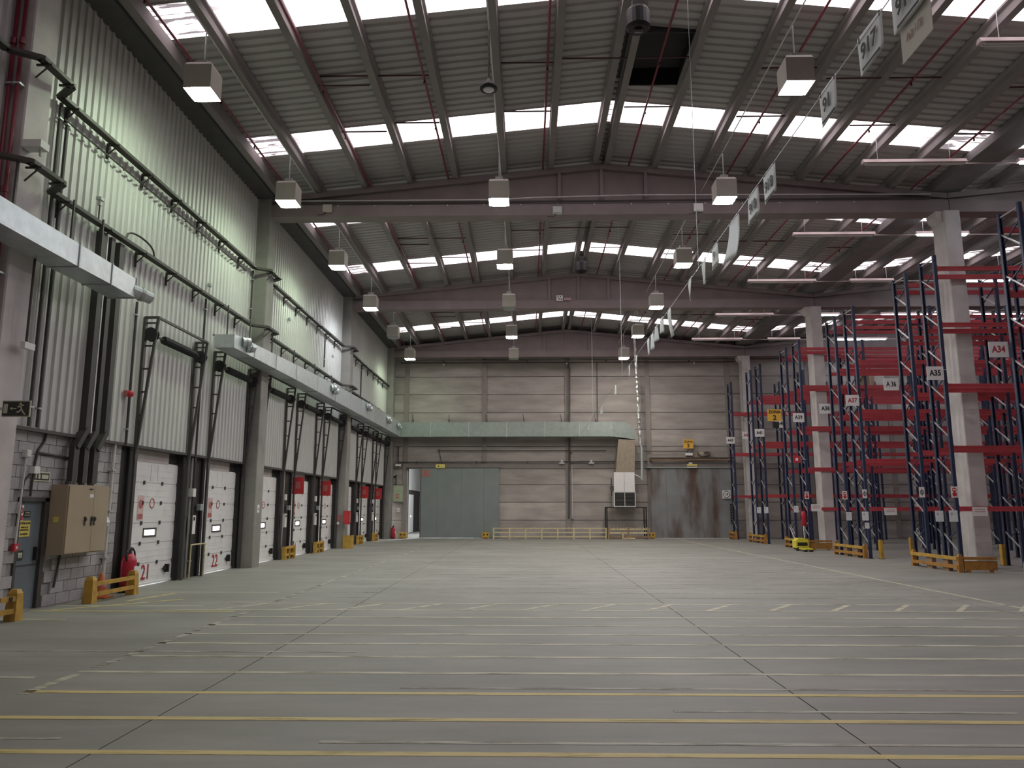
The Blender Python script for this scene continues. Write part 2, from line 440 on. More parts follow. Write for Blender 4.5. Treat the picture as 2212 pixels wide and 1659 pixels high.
# painted lines, children of the floor
def fline(mat, x0, x1, y0, y1): bx('painted_line', mat, floor, x0, x1, y0, y1, 0, .0025)
def fdiag(mat, a, b, w):
    MB().bar((a[0], a[1], .0016), (b[0], b[1], .0016), w, .0024).build('painted_line', mat, floor)
ys = [5.57, 6.44, 7.31, 8.19, 9.05, 9.9, 10.65, 11.43, 12.28]
for i, y in enumerate(ys):
    mt = 'line_yellow' if i < 3 else 'line_pale'
    fline(mt, -9 + .4 if i < 2 else -4.62, 9.5 if i < 4 else 8.9, y - .045, y + .045)
for i, y in enumerate([13.12, 14.0]): fline('line_pale', -6.2, 8.4, y - .04, y + .04)
for k in range(14): fdiag('line_pale', (-5.2 + k * 1.02, 13.14), (-4.6 + k * 1.02, 13.98), .09)
for i in range(14): fline('line_faint', -3.9, 8.2, 14.98 + .86 * i - .035, 14.98 + .86 * i + .035)
for i in range(6): fline('line_faint', -3.0, 6.2, 30 + 2.2 * i - .04, 30 + 2.2 * i + .04)
fline('line_pale', 8.28, 8.38, 9, 44.5)
fline('line_pale', -4.62, -4.52, 7.2, 8.05)
fline('line_faint', -4.62, -4.52, 8.4, 13.1)
fline('line_faint', -4.62, -4.52, 14, 34)
fline('line_yellow', -8.2, -4.8, 12.86, 12.95); fline('line_pale', -8.2, -5.6, 13.55, 13.63)
fdiag('line_yellow', (-7.9, 13.0), (-6.4, 14.6), .1); fdiag('line_yellow', (-7.3, 14.3), (-7.0, 15.6), .1)
fline('line_pale', -7.6, -5.0, 15.75, 15.83); fline('line_pale', -8.2, -7.0, 11.9, 11.98); fline('line_pale', -6.4, -4.9, 7.86, 7.94)
fline('line_faint', -6.6, -2.0, 9.3, 9.36); fline('line_faint', 1.2, 4, 6.7, 6.76); fline('line_faint', -1.5, 3.6, 5.8, 5.86); fline('line_faint', -5.2, -3.4, 5.85, 5.9); fline('line_faint', -1.2, 5.5, 7.5, 7.56)

# ------------------------------------------------------------------ back wall
wall_back = thing('wall_back', 'back wall of wide precast concrete panels between slim posts', None, (2, YB + .2, 0), kind='structure')
MB().box(XL - .3, -7.0, YB + .2, YB + .3, 0, 4.02).box(-2.7, XR, YB + .2, YB + .3, 0, 4.02).box(XL - .3, XR, YB + .2, YB + .3, 4.02, 12.6).build('backing', 'mortar', wall_back)
posts = [-7.19, -2.55, 2.37, 7.12, 11.85, 16.6, 21.3, 26.0, 30.7]
zs_low = [0, 1.03, 2.05, 3.07, 4.0]; zs_hi = [4.27, 5.3, 6.3, 7.31, 8.4, 9.47, 10.5, 11.5]
pe = [XL - .2] + posts + [XR]
for i in range(len(pe) - 1):
    a = pe[i] + (.14 if i else 0); b = pe[i + 1] - .14
    for zz in (zs_low, zs_hi):
        for k in range(len(zz) - 1):
            if i == 1 and zz is zs_low: continue
            bx('concrete_panel', 'wall_concrete', wall_back, a, b, YB, YB + .2, zz[k] + .014, zz[k + 1] - .014)
for x in posts: bx('wall_post', 'wall_post', wall_back, x - .14, x + .14, YB - .06, YB + .2, 4.27 if x in (-2.55,) else 0, 10.5)
bx('lintel', 'wall_post', wall_back, XL, XR, YB - .04, YB + .2, 4.0, 4.27)

# space seen through the opening at the left of the sliding door
nr = thing('wall_beyond', 'pale walls of the next dock hall seen through the gap', None, (-5, 52, 0), kind='structure')
bx('side_wall', 'cladding', nr, -8.5, -8.3, 45.65, 60, 3.0, 6)
bx('side_base', 'rubber', nr, -8.5, -8.36, 45.65, 60, 0, 3.0)
bx('end_wall', 'wall_concrete', nr, -8.5, 2, 60, 60.2, 0, 6)
bx('inner_wall', 'wall_concrete', nr, 2, 2.2, 45.65, 60, 0, 6)
bx('soffit', 'roof_sheet', nr, -8.5, 2.2, 45.65, 60.2, 6, 6.1)
for k, y in enumerate((46.6, 50.3, 54)):
    bx('far_dock_door', 'door_white', nr, -8.37, -8.31, y, y + 2.45, .03, 2.68)
    bx('far_door_pane', 'window_day', nr, -8.32, -8.305, y + 1.1, y + 1.35, 1.1, 1.2)
fl = thing('strip_light', 'added strip light, out of view, that brightens the next dock hall beyond the gap', 'strip light', (-5, 50, 5.7))
bx('body', 'lamp_pink', fl, -5.1, -4.9, 48, 52, 5.75, 5.9); bx('tube', 'tube_fill', fl, -5.05, -4.95, 48.1, 51.9, 5.7, 5.75)  # lamp added out of view to brighten the hall beyond the gap

# right hall side wall and the wall behind the camera
wr = thing('wall_right', 'far side wall behind the racking', None, (XR, 17, 0), kind='structure')
for k in range(11): bx('concrete_panel', 'wall_concrete', wr, XR, XR + .2, FY[0], YB + .3, k * 1.06, k * 1.06 + 1.045)
bx('backing', 'mortar', wr, XR + .2, XR + .3, FY[0], YB + .3, 0, 12.6)
wf = thing('wall_front', 'wall behind the photographer', None, (12, FY[0], 0), kind='structure')
for k in range(12): bx('concrete_panel', 'wall_concrete', wf, XL - .3, XR, FY[0] - .2, FY[0], k * 1.06, k * 1.06 + 1.045)

# ------------------------------------------------------------------ columns
def column(x0, x1, y0, y1, label, zt=10.5, mat='column_concrete'):
    r = thing('column', label, None, ((x0 + x1) / 2, (y0 + y1) / 2, 0), kind='structure')
    c = .02
    MB().prism([(x0 + c, y0), (x1 - c, y0), (x1, y0 + c), (x1, y1 - c), (x1 - c, y1), (x0 + c, y1), (x0, y1 - c), (x0, y0 + c)], 'z', 0, zt).build('shaft', mat, r)
    return r
cl = ['beside the exit door', 'between the second and third dock doors', 'by the red hose box', 'in the back left corner']
for i in (2, 3, 4, 5):
    y = FY[i]
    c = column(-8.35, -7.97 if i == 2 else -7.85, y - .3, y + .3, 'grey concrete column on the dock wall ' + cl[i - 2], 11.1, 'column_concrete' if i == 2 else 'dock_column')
    r = column(12.5, 12.98, y - .38, y + .32, 'concrete column standing between racks, ' + ['out of view', 'nearest', 'second', 'in the back corner'][i - 2], 10.5)
    MB().prism([(12.3, 10.5), (12.31, 10.38), (12.36, 10.28), (12.44, 10.2), (12.5, 10.16), (12.5, 10.5)], 'y', y - .3, y + .25).build('corbel', 'column_concrete', r)

# ------------------------------------------------------------------ left wall
wall_left = thing('wall_left', 'dock side wall of ribbed grey metal sheets over black dock bays', None, (XL, 17, 0), kind='structure')
bx('backing', 'black', wall_left, -8.6, -8.5, FY[0], YB + .3, 2.7, 12.6)
def rib_mesh(h):
    b = MB(); prof = []; n = 5; p = 1.105 / n
    for k in range(n):
        y = k * p
        prof += [(y, 0), (y + p * .58, 0), (y + p * .68, .035), (y + p * .9, .035)]
    prof.append((1.105, 0))
    vs = []
    for y, d in prof: vs += [(d, y, 0), (d, y, h)]
    b.add(vs, [(2 * i, 2 * i + 2, 2 * i + 3, 2 * i + 1) for i in range(len(prof) - 1)])
    return b.mesh('cladding_sheet', 'cladding')
lo, hi = rib_mesh(4.02), rib_mesh(4.5)
for k in range(51):
    y = FY[0] + k * SHW
    if y > YB - .3: continue
    inst('cladding_sheet', lo, wall_left, (-8.26, y, 2.98)); inst('cladding_sheet', hi, wall_left, (-8.27, y, 7.0))
bx('cladding_sill', 'dark_steel', wall_left, -8.4, -8.2, 12.0, YB - .3, 2.93, 2.985)
# the stretch of dock wall behind the camera, and the block wall around the exit door
bx('dock_base', 'mortar', wall_left, -8.6, -8.32, FY[0], 11.2, 0, 2.98)
bx('block_backing', 'mortar', wall_left, -8.6, -8.345, 13.36, 15.6, 0, 2.95)
bx('block_backing', 'mortar', wall_left, -8.6, -8.345, 11.8, 13.36, 1.85, 2.95)
bx('block_backing', 'mortar', wall_left, -8.6, -8.345, 11.8, 12.6, 0, 1.85)
bm_ = MB().box(-.03, .0, 0, .385, 0, .188).mesh('brick', 'block'); bh_ = MB().box(-.03, .0, 0, .19, 0, .188).mesh('brick', 'block')
for r_ in range(15):
    y = 11.8 + (.2 if r_ % 2 else 0) ; z = .005 + r_ * .197
    first = r_ % 2
    if first: inst('brick', bh_, wall_left, (-8.315, 11.8, z))
    while y < 15.5:
        if not (z < 1.84 and y > 12.3 and y < 13.35): inst('brick', bm_ if y < 15.3 else bh_, wall_left, (-8.315, y, z))
        y += .4
# ------------------------------------------------------------------ dock doors
DW = 2.42
DOORS = [17.2, 20.9, 24.53, 28.3, 32.0, 35.6, 39.35, 42.85]       # centre y of each door
NUM = ['21', '22', '23', '24', '25', '26', '27', '28']
def make_door():
    r = thing('dock_door', 'x', 'dock door', (0, 0, 0), 'numbered white dock doors')
    ph = 2.62 / 6
    for k in range(6):
        z0 = .05 + k * ph; z1 = z0 + ph - .008
        b = MB()
        if k == 2:      # section with the vision pane
            b.box(-.03, 0, -DW / 2, -.26, z0, z1).box(-.03, 0, .26, DW / 2, z0, z1).box(-.03, 0, -.26, .26, z0, z0 + .16).box(-.03, 0, -.26, .26, z0 + .28, z1)
        else:
            b.box(-.03, 0, -DW / 2, DW / 2, z0, z1)
        for q in (.3, .62): b.box(0, .004, -DW / 2, DW / 2, z0 + ph * q, z0 + ph * q + .012) if k not in (2,) else None
        b.box(-.032, -.02, -DW / 2, DW / 2, z1 - .02, z1 + .03)
        p = b.build('panel', 'door_white', r, local=True)
        if k < 5:
            MB().box(-.002, .0015, -DW / 2 + .03, DW / 2 - .03, z1 - .002, z1 + .012).build('seam_shade', 'galv_old', p, local=True)  # grey strip puts the groove shade between door panels into the colour
            for y in (-.42, .42):
                MB().box(0, .03, y - .022, y + .022, z1 - .04, z1 + .04).build('hinge', 'dark_steel', p, local=True)
            for y in (-DW / 2 + .03, DW / 2 - .03):
                MB().box(0, .035, y - .025, y + .025, z1 - .035, z1 + .035).build('roller_bracket', 'dark_steel', p, local=True)
        if k == 5:
            for y in (-.1, .22): MB().box(0, .008, y - .03, y + .03, z0 + .04, z1 - .04).build('stile', 'soft_white', p, local=True)
    z0 = .05 + 2 * ph
    MB().box(-.02, .015, -.3, -.26, z0 + .12, z0 + .32).box(-.02, .015, .26, .3, z0 + .12, z0 + .32).box(-.02, .015, -.3, .3, z0 + .12, z0 + .16).box(-.02, .015, -.3, .3, z0 + .28, z0 + .32).build('window_frame', 'dark_steel', r, local=True)
    MB().box(-.022, -.012, -.26, .26, z0 + .16, z0 + .28).build('window_pane', 'window_day', r, local=True)
    MB().box(0, .05, .78, .95, .26, .36).box(0, .09, .84, .9, .22, .4).box(.02, .06, .7, .8, .29, .33).build('handle', 'black', r, local=True)
    # vertical-lift tracks: upright on the wall, a slanting outer rail and rungs
    for s in (-1, 1):
        y = s * (DW / 2 + .06); b = MB()
        b.box(.18, .23, y - .05, y + .05, 0, 5.72)
        b.bar((.2, y, 2.75), (.48, y, 5.72), .05, .05)
        for q in range(6):
            z = 3.1 + q * .5; b.bar((.2, y, z), (.2 + .28 * (z - 2.75) / 2.97, y, z), .035)
        b.bar((.18, y, 5.72), (.5, y, 5.72), .05)
        b.build('track', 'dark_steel', r, local=True)
        MB().lathe((.34, y - s * .02, 5.35), [(.04, -.06), (.15, -.06), (.15, -.04), (.11, -.03), (.11, .03), (.15, .04), (.15, .06), (.04, .06)], 14, 'y').build('cable_drum', 'black', r, local=True)
    MB().bar((.48, -DW / 2 - .06, 5.72), (.48, DW / 2 + .06, 5.72), .05).build('top_bar', 'dark_steel', r, local=True)
    MB().cyl((.34, -DW / 2 - .1, 5.35), (.34, DW / 2 + .1, 5.35), .022, 8).build('shaft', 'dark_steel', r, local=True)
    # torsion spring with visible coils
    prof = []
    for q in range(24):
        prof += [(.075, -.75 + q * .065), (.095, -.75 + q * .065 + .03)]
    MB().lathe((.34, .05, 5.35), prof, 10, 'y').build('torsion_spring', 'black', r, local=True)
    MB().lathe((.34, .95, 5.35), [(.02, -.05), (.07, -.05), (.07, .05), (.02, .05)], 10, 'y').build('coupling', 'black', r, local=True)
    MB().box(.0, .02, -DW / 2, DW / 2, .02, .06).build('bottom_seal', 'soft_white', r, local=True)
    MB().box(-.035, -.01, -DW / 2, DW / 2 - .5, 2.68, 2.93).build('header_board', 'board', r, local=True)
    return r
proto = make_door()
where = ['behind the big extinguisher', 'left of the second column', 'right of the second column', 'with a red hose sign, fourth along the wall', 'with a red sign, just left of the third column', 'right of the third column', 'second from the back corner', 'nearest the back corner']
for i, y in enumerate(DOORS):
    d = proto if i == 0 else copytree(proto)
    d.location = (-8.4, y, 0)
    d['label'] = 'white sectional dock door ' + where[i]
doors = [o for o in COL.objects if o.parent is None and o.name.startswith('dock_door')]
doors.sort(key=lambda o: o.location.y)
for i, d in enumerate(doors):
    y = DOORS[i]
    text(NUM[i], .46, 'ink_red' if i < 4 else 'ink_pale', d, (-8.392, y + [-.06, .02, -.35, -.3, -.3, -.3, -.3, -.3][i], .275), '+x', 'door_number', .004, .9)
    if i < 6:
        MB().box(-8.4, -8.392, y - .62, y - .36, 1.42, 1.95).build('safety_notice', 'notice_pink', d)
        MB().lathe((-8.39, y - .49, 1.76), [(.05, -.003), (.1, 0), (.1, .003), (.05, .005)], 14, 'x').build('notice_symbol', 'sign_red_faded', d); MB().box(-8.392, -8.39, y - .6, y - .38, 1.44, 1.55).build('notice_caption', 'sign_red_faded', d)
        MB().lathe((-8.397, y + .02, 1.78), [(.09, 0), (.115, 0), (.115, .006), (.09, .006)], 16, 'x', True).build('prohibition_mark', 'sign_red_faded', d)
    if i in (3, 4, 6, 7):
        sy = y - 1.3
        sgn = thing('hose_sign', 'red fire hose sign on the dock door ' + where[i].replace('with a red hose sign, ', '').replace('with a red sign, ', ''), 'sign', (-8.05, y - 1.3, 2.2), 'red signs over the dock doors')
        MB().box(-8.25, -7.84, sy, sy + .015, 2.18, 2.76).build('plate', 'sign_red', sgn)
        MB().box(-8.13, -7.97, sy - .004, sy, 2.36, 2.6).build('symbol', 'sign_red_faded', sgn); MB().box(-8.34, -8.25, sy, sy + .02, 2.5, 2.54).build('bracket', 'dark_steel', sgn)
# black dock seals between the doors (set proud of the doors)
edges = [15.62] + sum([[y - DW / 2 + .025, y + DW / 2 - .025] for y in DOORS], []) + [44.35]
seal_names = []
for k in range(0, len(edges), 2):
    a, b = edges[k], edges[k + 1]
    bx('dock_seal', 'rubber', wall_left, -8.6, -8.35, a, b, 0, 2.95)
    bx('seal_edge', 'black', wall_left, -8.35, -8.29, a, a + .14, 0, 2.9) if k else None
    bx('seal_edge', 'black', wall_left, -8.35, -8.29, b - .14, b, 0, 2.9)
for y in DOORS:
    bx('dock_header', 'rubber', wall_left, -8.6, -8.44, y - DW / 2 - .03, y + DW / 2 + .03, 2.64, 2.98)
bx('dock_apron', 'apron', wall_left, -30, -8.61, 10, 45.5, -.06, 0)

# exit door in the block wall
xd = thing('door_1', 'grey steel exit door', None, (-8.36, 12.95, 0), kind='structure')
bx('leaf', 'steel_door', xd, -8.42, -8.37, 12.62, 13.24, .01, 1.78)
MB().box(-8.42, -8.31, 12.56, 12.62, 0, 1.84).box(-8.42, -8.31, 13.24, 13.34, 0, 1.84).box(-8.42, -8.31, 12.56, 13.34, 1.78, 1.85).build('frame', 'dark_steel', xd)
bx('kick_rail', 'dark_steel', xd, -8.37, -8.36, 12.64, 13.22, .72, .74)
bx('push_bar', 'black', xd, -8.37, -8.31, 13.12, 13.18, .8, 1.02)
def plate(name, label, cat, mat, x, y0, y1, z0, z1, lines=(), inkmat='ink', face='+x', group=None, dx=.012):
    r = thing(name, label, cat, (x, (y0 + y1) / 2, z0), group)
    bx('plate', mat, r, x, x + dx, y0, y1, z0, z1)
    for s, sz, fy, fz, mt in lines:
        text(s, sz, mt, r, (x + dx + .003, y0 + (y1 - y0) * fy, z0 + (z1 - z0) * fz), face)
    return r
plate('warning_notice', 'yellow notice headed ATENCION on the grey exit door', 'notice', 'sign_yellow', -8.37, 12.66, 12.96, 1.2, 1.46,
      [('ATENCION', .055, .5, .84, 'ink'), ('PUERTA DE', .036, .5, .58, 'ink'), ('EMERGENCIA', .036, .5, .42, 'ink'), ('ALARMA', .05, .5, .16, 'ink')])
plate('prohibition_notice', 'small red and white prohibition notice on the exit door', 'notice', 'sign_white', -8.37, 12.63, 12.75, 1.46, 1.72)
r = plate('door_notice', 'small black notice with pale lettering on the exit door', 'notice', 'sign_dark', -8.368, 12.77, 12.94, 1.52, 1.62, [('SALIDA', .035, .5, .7, 'sign_cream'), ('EMERGENCIA', .025, .5, .3, 'sign_cream')])
pn = [o for o in COL.objects if o.name == 'prohibition_notice'][0]
MB().lathe((-8.355, 12.69, 1.63), [(.03, 0), (.05, 0), (.05, .004), (.03, .004)], 14, 'x', True).build('ring', 'sign_red', pn)
bx('caption', 'sign_red', pn, -8.358, -8.355, 12.64, 12.74, 1.47, 1.55)
r = plate('push_sign', 'black square sign with two pale hand marks on the exit door', 'sign', 'sign_dark', -8.368, 12.68, 12.84, .82, .98)
for y in (12.735, 12.79):
    MB().box(-8.355, -8.35, y - .018, y + .018, .86, .92).lathe((-8.355, y, .92), [(.004, 0), (.028, 0), (.028, .004), (.004, .004)], 10, 'x').build('hand_mark', 'sign_cream', r)
r = plate('exit_plate', 'dark plate with a pale running figure above the exit door', 'sign', 'sign_cream', -8.31, 12.78, 13.28, 2.12, 2.28)
bx('dark_field', 'sign_dark', r, -8.297, -8.294, 12.81, 13.25, 2.14, 2.26)
for y0, y1 in ((12.87, 12.9), (12.95, 13.0), (13.04, 13.22)): bx('mark', 'sign_cream', r, -8.294, -8.291, y0, y1, 2.165, 2.235)

# electrical cabinet
cb = thing('electrical_cabinet', 'beige double-door electrical cabinet on the block wall', 'cabinet', (-8.15, 14.03, .87))
bx('body', 'cabinet_side', cb, -8.315, -8.02, 13.37, 14.69, .87, 2.08)
d1 = bx('door', 'cabinet', cb, -8.02, -7.995, 13.39, 14.16, .89, 2.06); d2 = bx('door', 'cabinet', cb, -8.02, -7.995, 14.17, 14.67, .89, 2.06)
for d, y in ((d1, 13.92), (d1, 14.13), (d2, 14.22)):
    MB().box(-7.995, -7.98, y - .02, y + .02, 1.36, 1.52).box(-7.98, -7.955, y - .012, y + .012, 1.44, 1.5).build('handle', 'dark_steel', d)
bx('label_plate', 'paper', d1, -7.995, -7.99, 14.02, 14.14, 1.86, 1.92)
bx('latch', 'black', d1, -7.995, -7.985, 14.0, 14.1, 2.0, 2.02)
MB().box(-8.22, -8.14, 13.355, 13.37, 1.42, 1.52).build('warning_sticker', 'sign_yellow', cb)
for y in (13.62, 14.03, 14.32): MB().cyl((-8.17, y, 2.08), (-8.17, y, 2.14), .06, 10).build('cable_gland', 'dark_steel', cb)
# dark cable ducts that rise from the cabinet to the lower tray
td = thing('cable_riser', 'three dark vertical cable ducts rising from the beige cabinet', 'cable duct', (-8.17, 14.3, 2.14))
for y, w in ((13.95, .15), (14.27, .13), (14.6, .16)):
    MB().box(-8.22, -8.1, y - w / 2, y + w / 2, 3.05, 6.9).build('upper_duct', 'conduit_dark', td)
    MB().bar((-8.16, y, 3.1), (-8.17, y - .25, 2.75), w, .1).box(-8.22, -8.12, y - .25 - w / 2, y - .25 + w / 2, 2.12, 2.78).build('lower_duct', 'conduit_dark', td)
MB().box(-8.2, -8.13, 14.1, 14.14, 3.05, 6.9).build('pale_strip', 'conduit_light', td); 
# small fittings on the block wall
r = plate('extinguisher_sign', 'small red extinguisher sign above the beige cabinet', 'sign', 'sign_red', -8.31, 14.52, 14.72, 2.22, 2.66)
bx('symbol', 'sign_white', r, -8.298, -8.294, 14.59, 14.65, 2.36, 2.54)
r = thing('emergency_light', 'white box emergency light above the exit door', 'light', (-8.28, 12.8, 2.26)); bx('housing', 'soft_white', r, -8.315, -8.22, 12.72, 12.86, 2.24, 2.36); MB().tube([(-8.3, 12.74, 2.24), (-8.3, 12.6, 2.1), (-8.3, 12.58, 1.9)], .014).build('cable', 'conduit_dark', r)
r = thing('junction_box', 'small white junction box on the block wall beside the near column', 'junction box', (-8.28, 12.55, 2.5)); bx('body', 'soft_white', r, -8.315, -8.24, 12.5, 12.62, 2.5, 2.62); bx('lid', 'unit_white', r, -8.24, -8.23, 12.51, 12.61, 2.51, 2.61); MB().tube([(-8.28, 12.55, 2.5), (-8.28, 12.5, 1.1)], .018).build('pipe', 'conduit_light', r)
r = thing('alarm_button', 'small red fire alarm button on a pale pipe by the exit door', 'alarm button', (-8.28, 12.5, 1.0)); bx('body', 'sign_red', r, -8.315, -8.25, 12.45, 12.55, .98, 1.1); bx('face', 'sign_white', r, -8.25, -8.245, 12.48, 12.52, 1.02, 1.06)
r = thing('cable_run', 'black cable drooping down the block wall to the exit door', 'cable', (-8.3, 13, 1.9)); MB().tube([(-8.29, 13.05, 2.95), (-8.29, 13.02, 2.8), (-8.29, 12.86, 2.62), (-8.29, 12.8, 2.3), (-8.29, 12.78, 1.86)], .02).build('cable', 'conduit_dark', r); MB().tube([(-8.29, 12.86, 2.6), (-8.29, 13.95, 2.55)], .025).build('conduit', 'conduit_dark', r)
r = thing('wall_pipe', 'pale vertical pipe right of the beige cabinet', 'pipe', (-8.25, 15.2, 0)); MB().cyl((-8.25, 15.15, 0), (-8.25, 15.2, 2.93), .035, 8).build('pipe', 'conduit_light', r)
for z in (.7, 1.6, 2.4): bx('clamp', 'galv', r, -8.32, -8.2, 15.12, 15.24, z, z + .03)
r = thing('control_box', 'yellow and white door control box right of the beige cabinet', 'control box', (-8.24, 14.95, 1.3)); bx('box', 'sign_cream', r, -8.3, -8.2, 14.88, 15.05, 1.5, 1.68); MB().lathe((-8.2, 14.98, 1.6), [(.02, 0), (.03, 0), (.03, .03), (.02, .03)], 8, 'x').build('button', 'black', r); MB().lathe((-8.24, 14.96, 1.3), [(.01, 0), (.1, .03), (.13, .1), (.09, .2), (.04, .24)], 10).build('wrapped_sheet', 'paper', r)
r = thing('fallen_strap', 'dark strap stub on the block wall under the cabinet', 'strap', (-8.28, 13.7, .3)); MB().tube([(-8.28, 13.75, .85), (-8.28, 13.68, .5), (-8.28, 13.64, .3)], .02).build('strap', 'conduit_dark', r)

# exit sign on the near column, with figure and arrow
r = thing('exit_sign', 'framed dark exit sign with running man on the near column', 'exit sign', (-7.55, 11.15, 2.98))
bx('frame', 'sign_cream', r, -7.78, -7.36, 11.14, 11.16, 3.0, 3.24); bx('field', 'sign_dark', r, -7.765, -7.375, 11.13, 11.14, 3.015, 3.225)
bx('doorway', 'sign_cream', r, -7.75, -7.69, 11.125, 11.13, 3.05, 3.19)
MB().box(-7.65, -7.56, 11.125, 11.13, 3.115, 3.125).bar((-7.65, 11.127, 3.12), (-7.62, 11.127, 3.14), .008).bar((-7.65, 11.127, 3.12), (-7.62, 11.127, 3.1), .008).build('arrow', 'sign_cream', r)
mm = MB(); mm.lathe((-7.5, 11.126, 3.19), [(.002, 0), (.018, 0), (.018, .003), (.002, .003)], 10, 'y')
for a, b in (((-7.5, 3.175), (-7.48, 3.11)), ((-7.48, 3.11), (-7.52, 3.07)), ((-7.52, 3.07), (-7.55, 3.07)), ((-7.48, 3.11), (-7.45, 3.06)), ((-7.45, 3.06), (-7.42, 3.03)), ((-7.5, 3.16), (-7.54, 3.14)), ((-7.5, 3.16), (-7.45, 3.17))):
    mm.bar((a[0], 11.127, a[1]), (b[0], 11.127, b[1]), .018, .006, (0, 1, 0))
mm.build('running_figure', 'sign_cream', r)
bx('bracket', 'galv', r, -7.84, -7.78, 11.14, 11.2, 3.1, 3.14)
# paper notice and bolts on the near column
r = thing('paper_notice', 'white paper notice on the face of the near column', 'notice', (-8.0, 11.19, 1.5)); bx('sheet', 'paper', r, -8.1, -7.93, 11.185, 11.195, 1.56, 1.74); bx('print', 'ink_pale', r, -8.08, -7.96, 11.18, 11.185, 1.63, 1.67)
col1 = [o for o in COL.objects if o.name.startswith('column') and 'beside the exit' in o.get('label', '')][0]
bolt = MB().lathe((0, 0, 0), [(.004, -.008), (.012, -.006), (.012, .006), (.004, .008)], 8, 'y').mesh('bolt', 'dark_steel')
for a in range(3):
    for b in range(4): inst('bolt', bolt, col1, (-8.02 + a * .07, 11.193, 2.2 + b * .09))

# red sprinkler risers on the near column
for k, x in enumerate((-8.2, -8.07)):
    r = thing('sprinkler_riser', ['outer', 'inner'][k] + ' red sprinkler riser on the near left column', 'pipe', (x, 11.1, 4), 'red risers by the near column')
    MB().cyl((x, 11.1, 0), (x, 11.1, 11.2), .031, 12).build('pipe', 'red_pipe', r, smooth=True)
    for z in (6.5, 9.0): MB().cyl((x, 11.1, z), (x, 11.1, z + .1), .044, 12).build('coupling', 'red_pipe', r)
    for z in (5.2, 8.3): bx('clamp', 'galv', r, x - .06, x + .06, 11.06, 11.2, z, z + .03)
r = thing('junction_box', 'white sensor box with a small lamp on the near column below the tray', 'junction box', (-7.78, 11.25, 7.2))
bx('body', 'soft_white', r, -7.975, -7.66, 11.2, 11.42, 7.3, 7.42); MB().cyl((-7.72, 11.3, 7.18), (-7.72, 11.3, 7.3), .02, 8).build('bulb', 'sign_cream', r)
r = thing('wall_light', 'small white bulkhead light at the foot of a dark conduit by the near column', 'light', (-7.9, 11.95, 4.1)); bx('body', 'soft_white', r, -7.86, -7.78, 11.5, 11.75, 4.12, 4.22); MB().cyl((-7.83, 11.6, 4.22), (-7.83, 11.6, 5.6), .02, 8).build('conduit', 'conduit_dark', r)

# ------------------------------------------------------------------ cable trays that step round the columns
def tray(z, label, w=.14):
    r = thing('cable_tray', label, 'cable tray', (-8.1, 28, z))
    x0 = -8.2; xo = -7.72
    segs = []
    y = 9.0
    for i in (2, 3, 4):
        a, b = FY[i] - .42, FY[i] + .42
        segs.append(((x0 + .1, y), (x0 + .1, a - .25))); segs.append(((x0 + .1, a - .25), (xo, a))); segs.append(((xo, a), (xo, b))); segs.append(((xo, b), (x0 + .1, b + .3)))
        y = b + .3
    segs.append(((x0 + .1, y), (x0 + .1, 44.2)))
    for p, q in segs:
        MB().bar((p[0], p[1], z), (q[0], q[1], z), w, .02).bar((p[0] + .065, p[1], z + .025), (q[0] + .065, q[1], z + .025), .015, .06).bar((p[0] - .06, p[1], z + .025), (q[0] - .06, q[1], z + .025), .015, .06).build('tray_section', 'tray', r)
    c = MB()
    for k, dx in enumerate((-.04, 0, .04)):
        pts = [(segs[0][0][0] + dx, segs[0][0][1], z + .03)] + [(q[0] + dx, q[1], z + .03 + .01 * k) for p, q in segs]
        c.tube(pts, .018, 5)
    c.build('cables', 'conduit_dark', r)
    bk = MB().bar((-8.22, 0, -.02), (-7.98, 0, -.02), .03).bar((-8.22, 0, -.22), (-8.02, 0, -.03), .02).box(-8.24, -8.2, -.02, .02, -.3, .02).mesh('bracket', 'tray')
    yy = 12.6
    while yy < 44:
        if min(abs(yy - f) for f in FY) > .8: inst('bracket', bk, r, (0, yy, z))
        yy += 1.38
    for i in (2, 3, 4):
        MB().bar((-7.86, FY[i] - .3, z - .03), (-7.6, FY[i] - .3, z - .03), .03).bar((-7.86, FY[i] - .3, z - .25), (-7.64, FY[i] - .3, z - .04), .02).bar((-7.86, FY[i] + .3, z - .03), (-7.6, FY[i] + .3, z - .03), .03).build('column_bracket', 'tray', r)
    return r
tray(8.72, 'upper dark cable tray stepping round the columns of the dock wall')
tray(6.97, 'lower dark cable tray above the dock doors, stepping round the columns')
r = thing('guide_rail', 'thin olive rail on stand-offs just under the upper cable tray', 'rail', (-8.15, 17, 8.5))
MB().tube([(-8.17, 12.5, 8.46), (-8.17, 21.4, 8.5)], .018).build('rail', 'tray', r)
so = MB().bar((-.06, 0, 0), (0, 0, 0), .02).mesh('stand_off', 'tray')
for k in range(10): inst('stand_off', so, r, (-8.17, 12.7 + k * .95, 8.475))
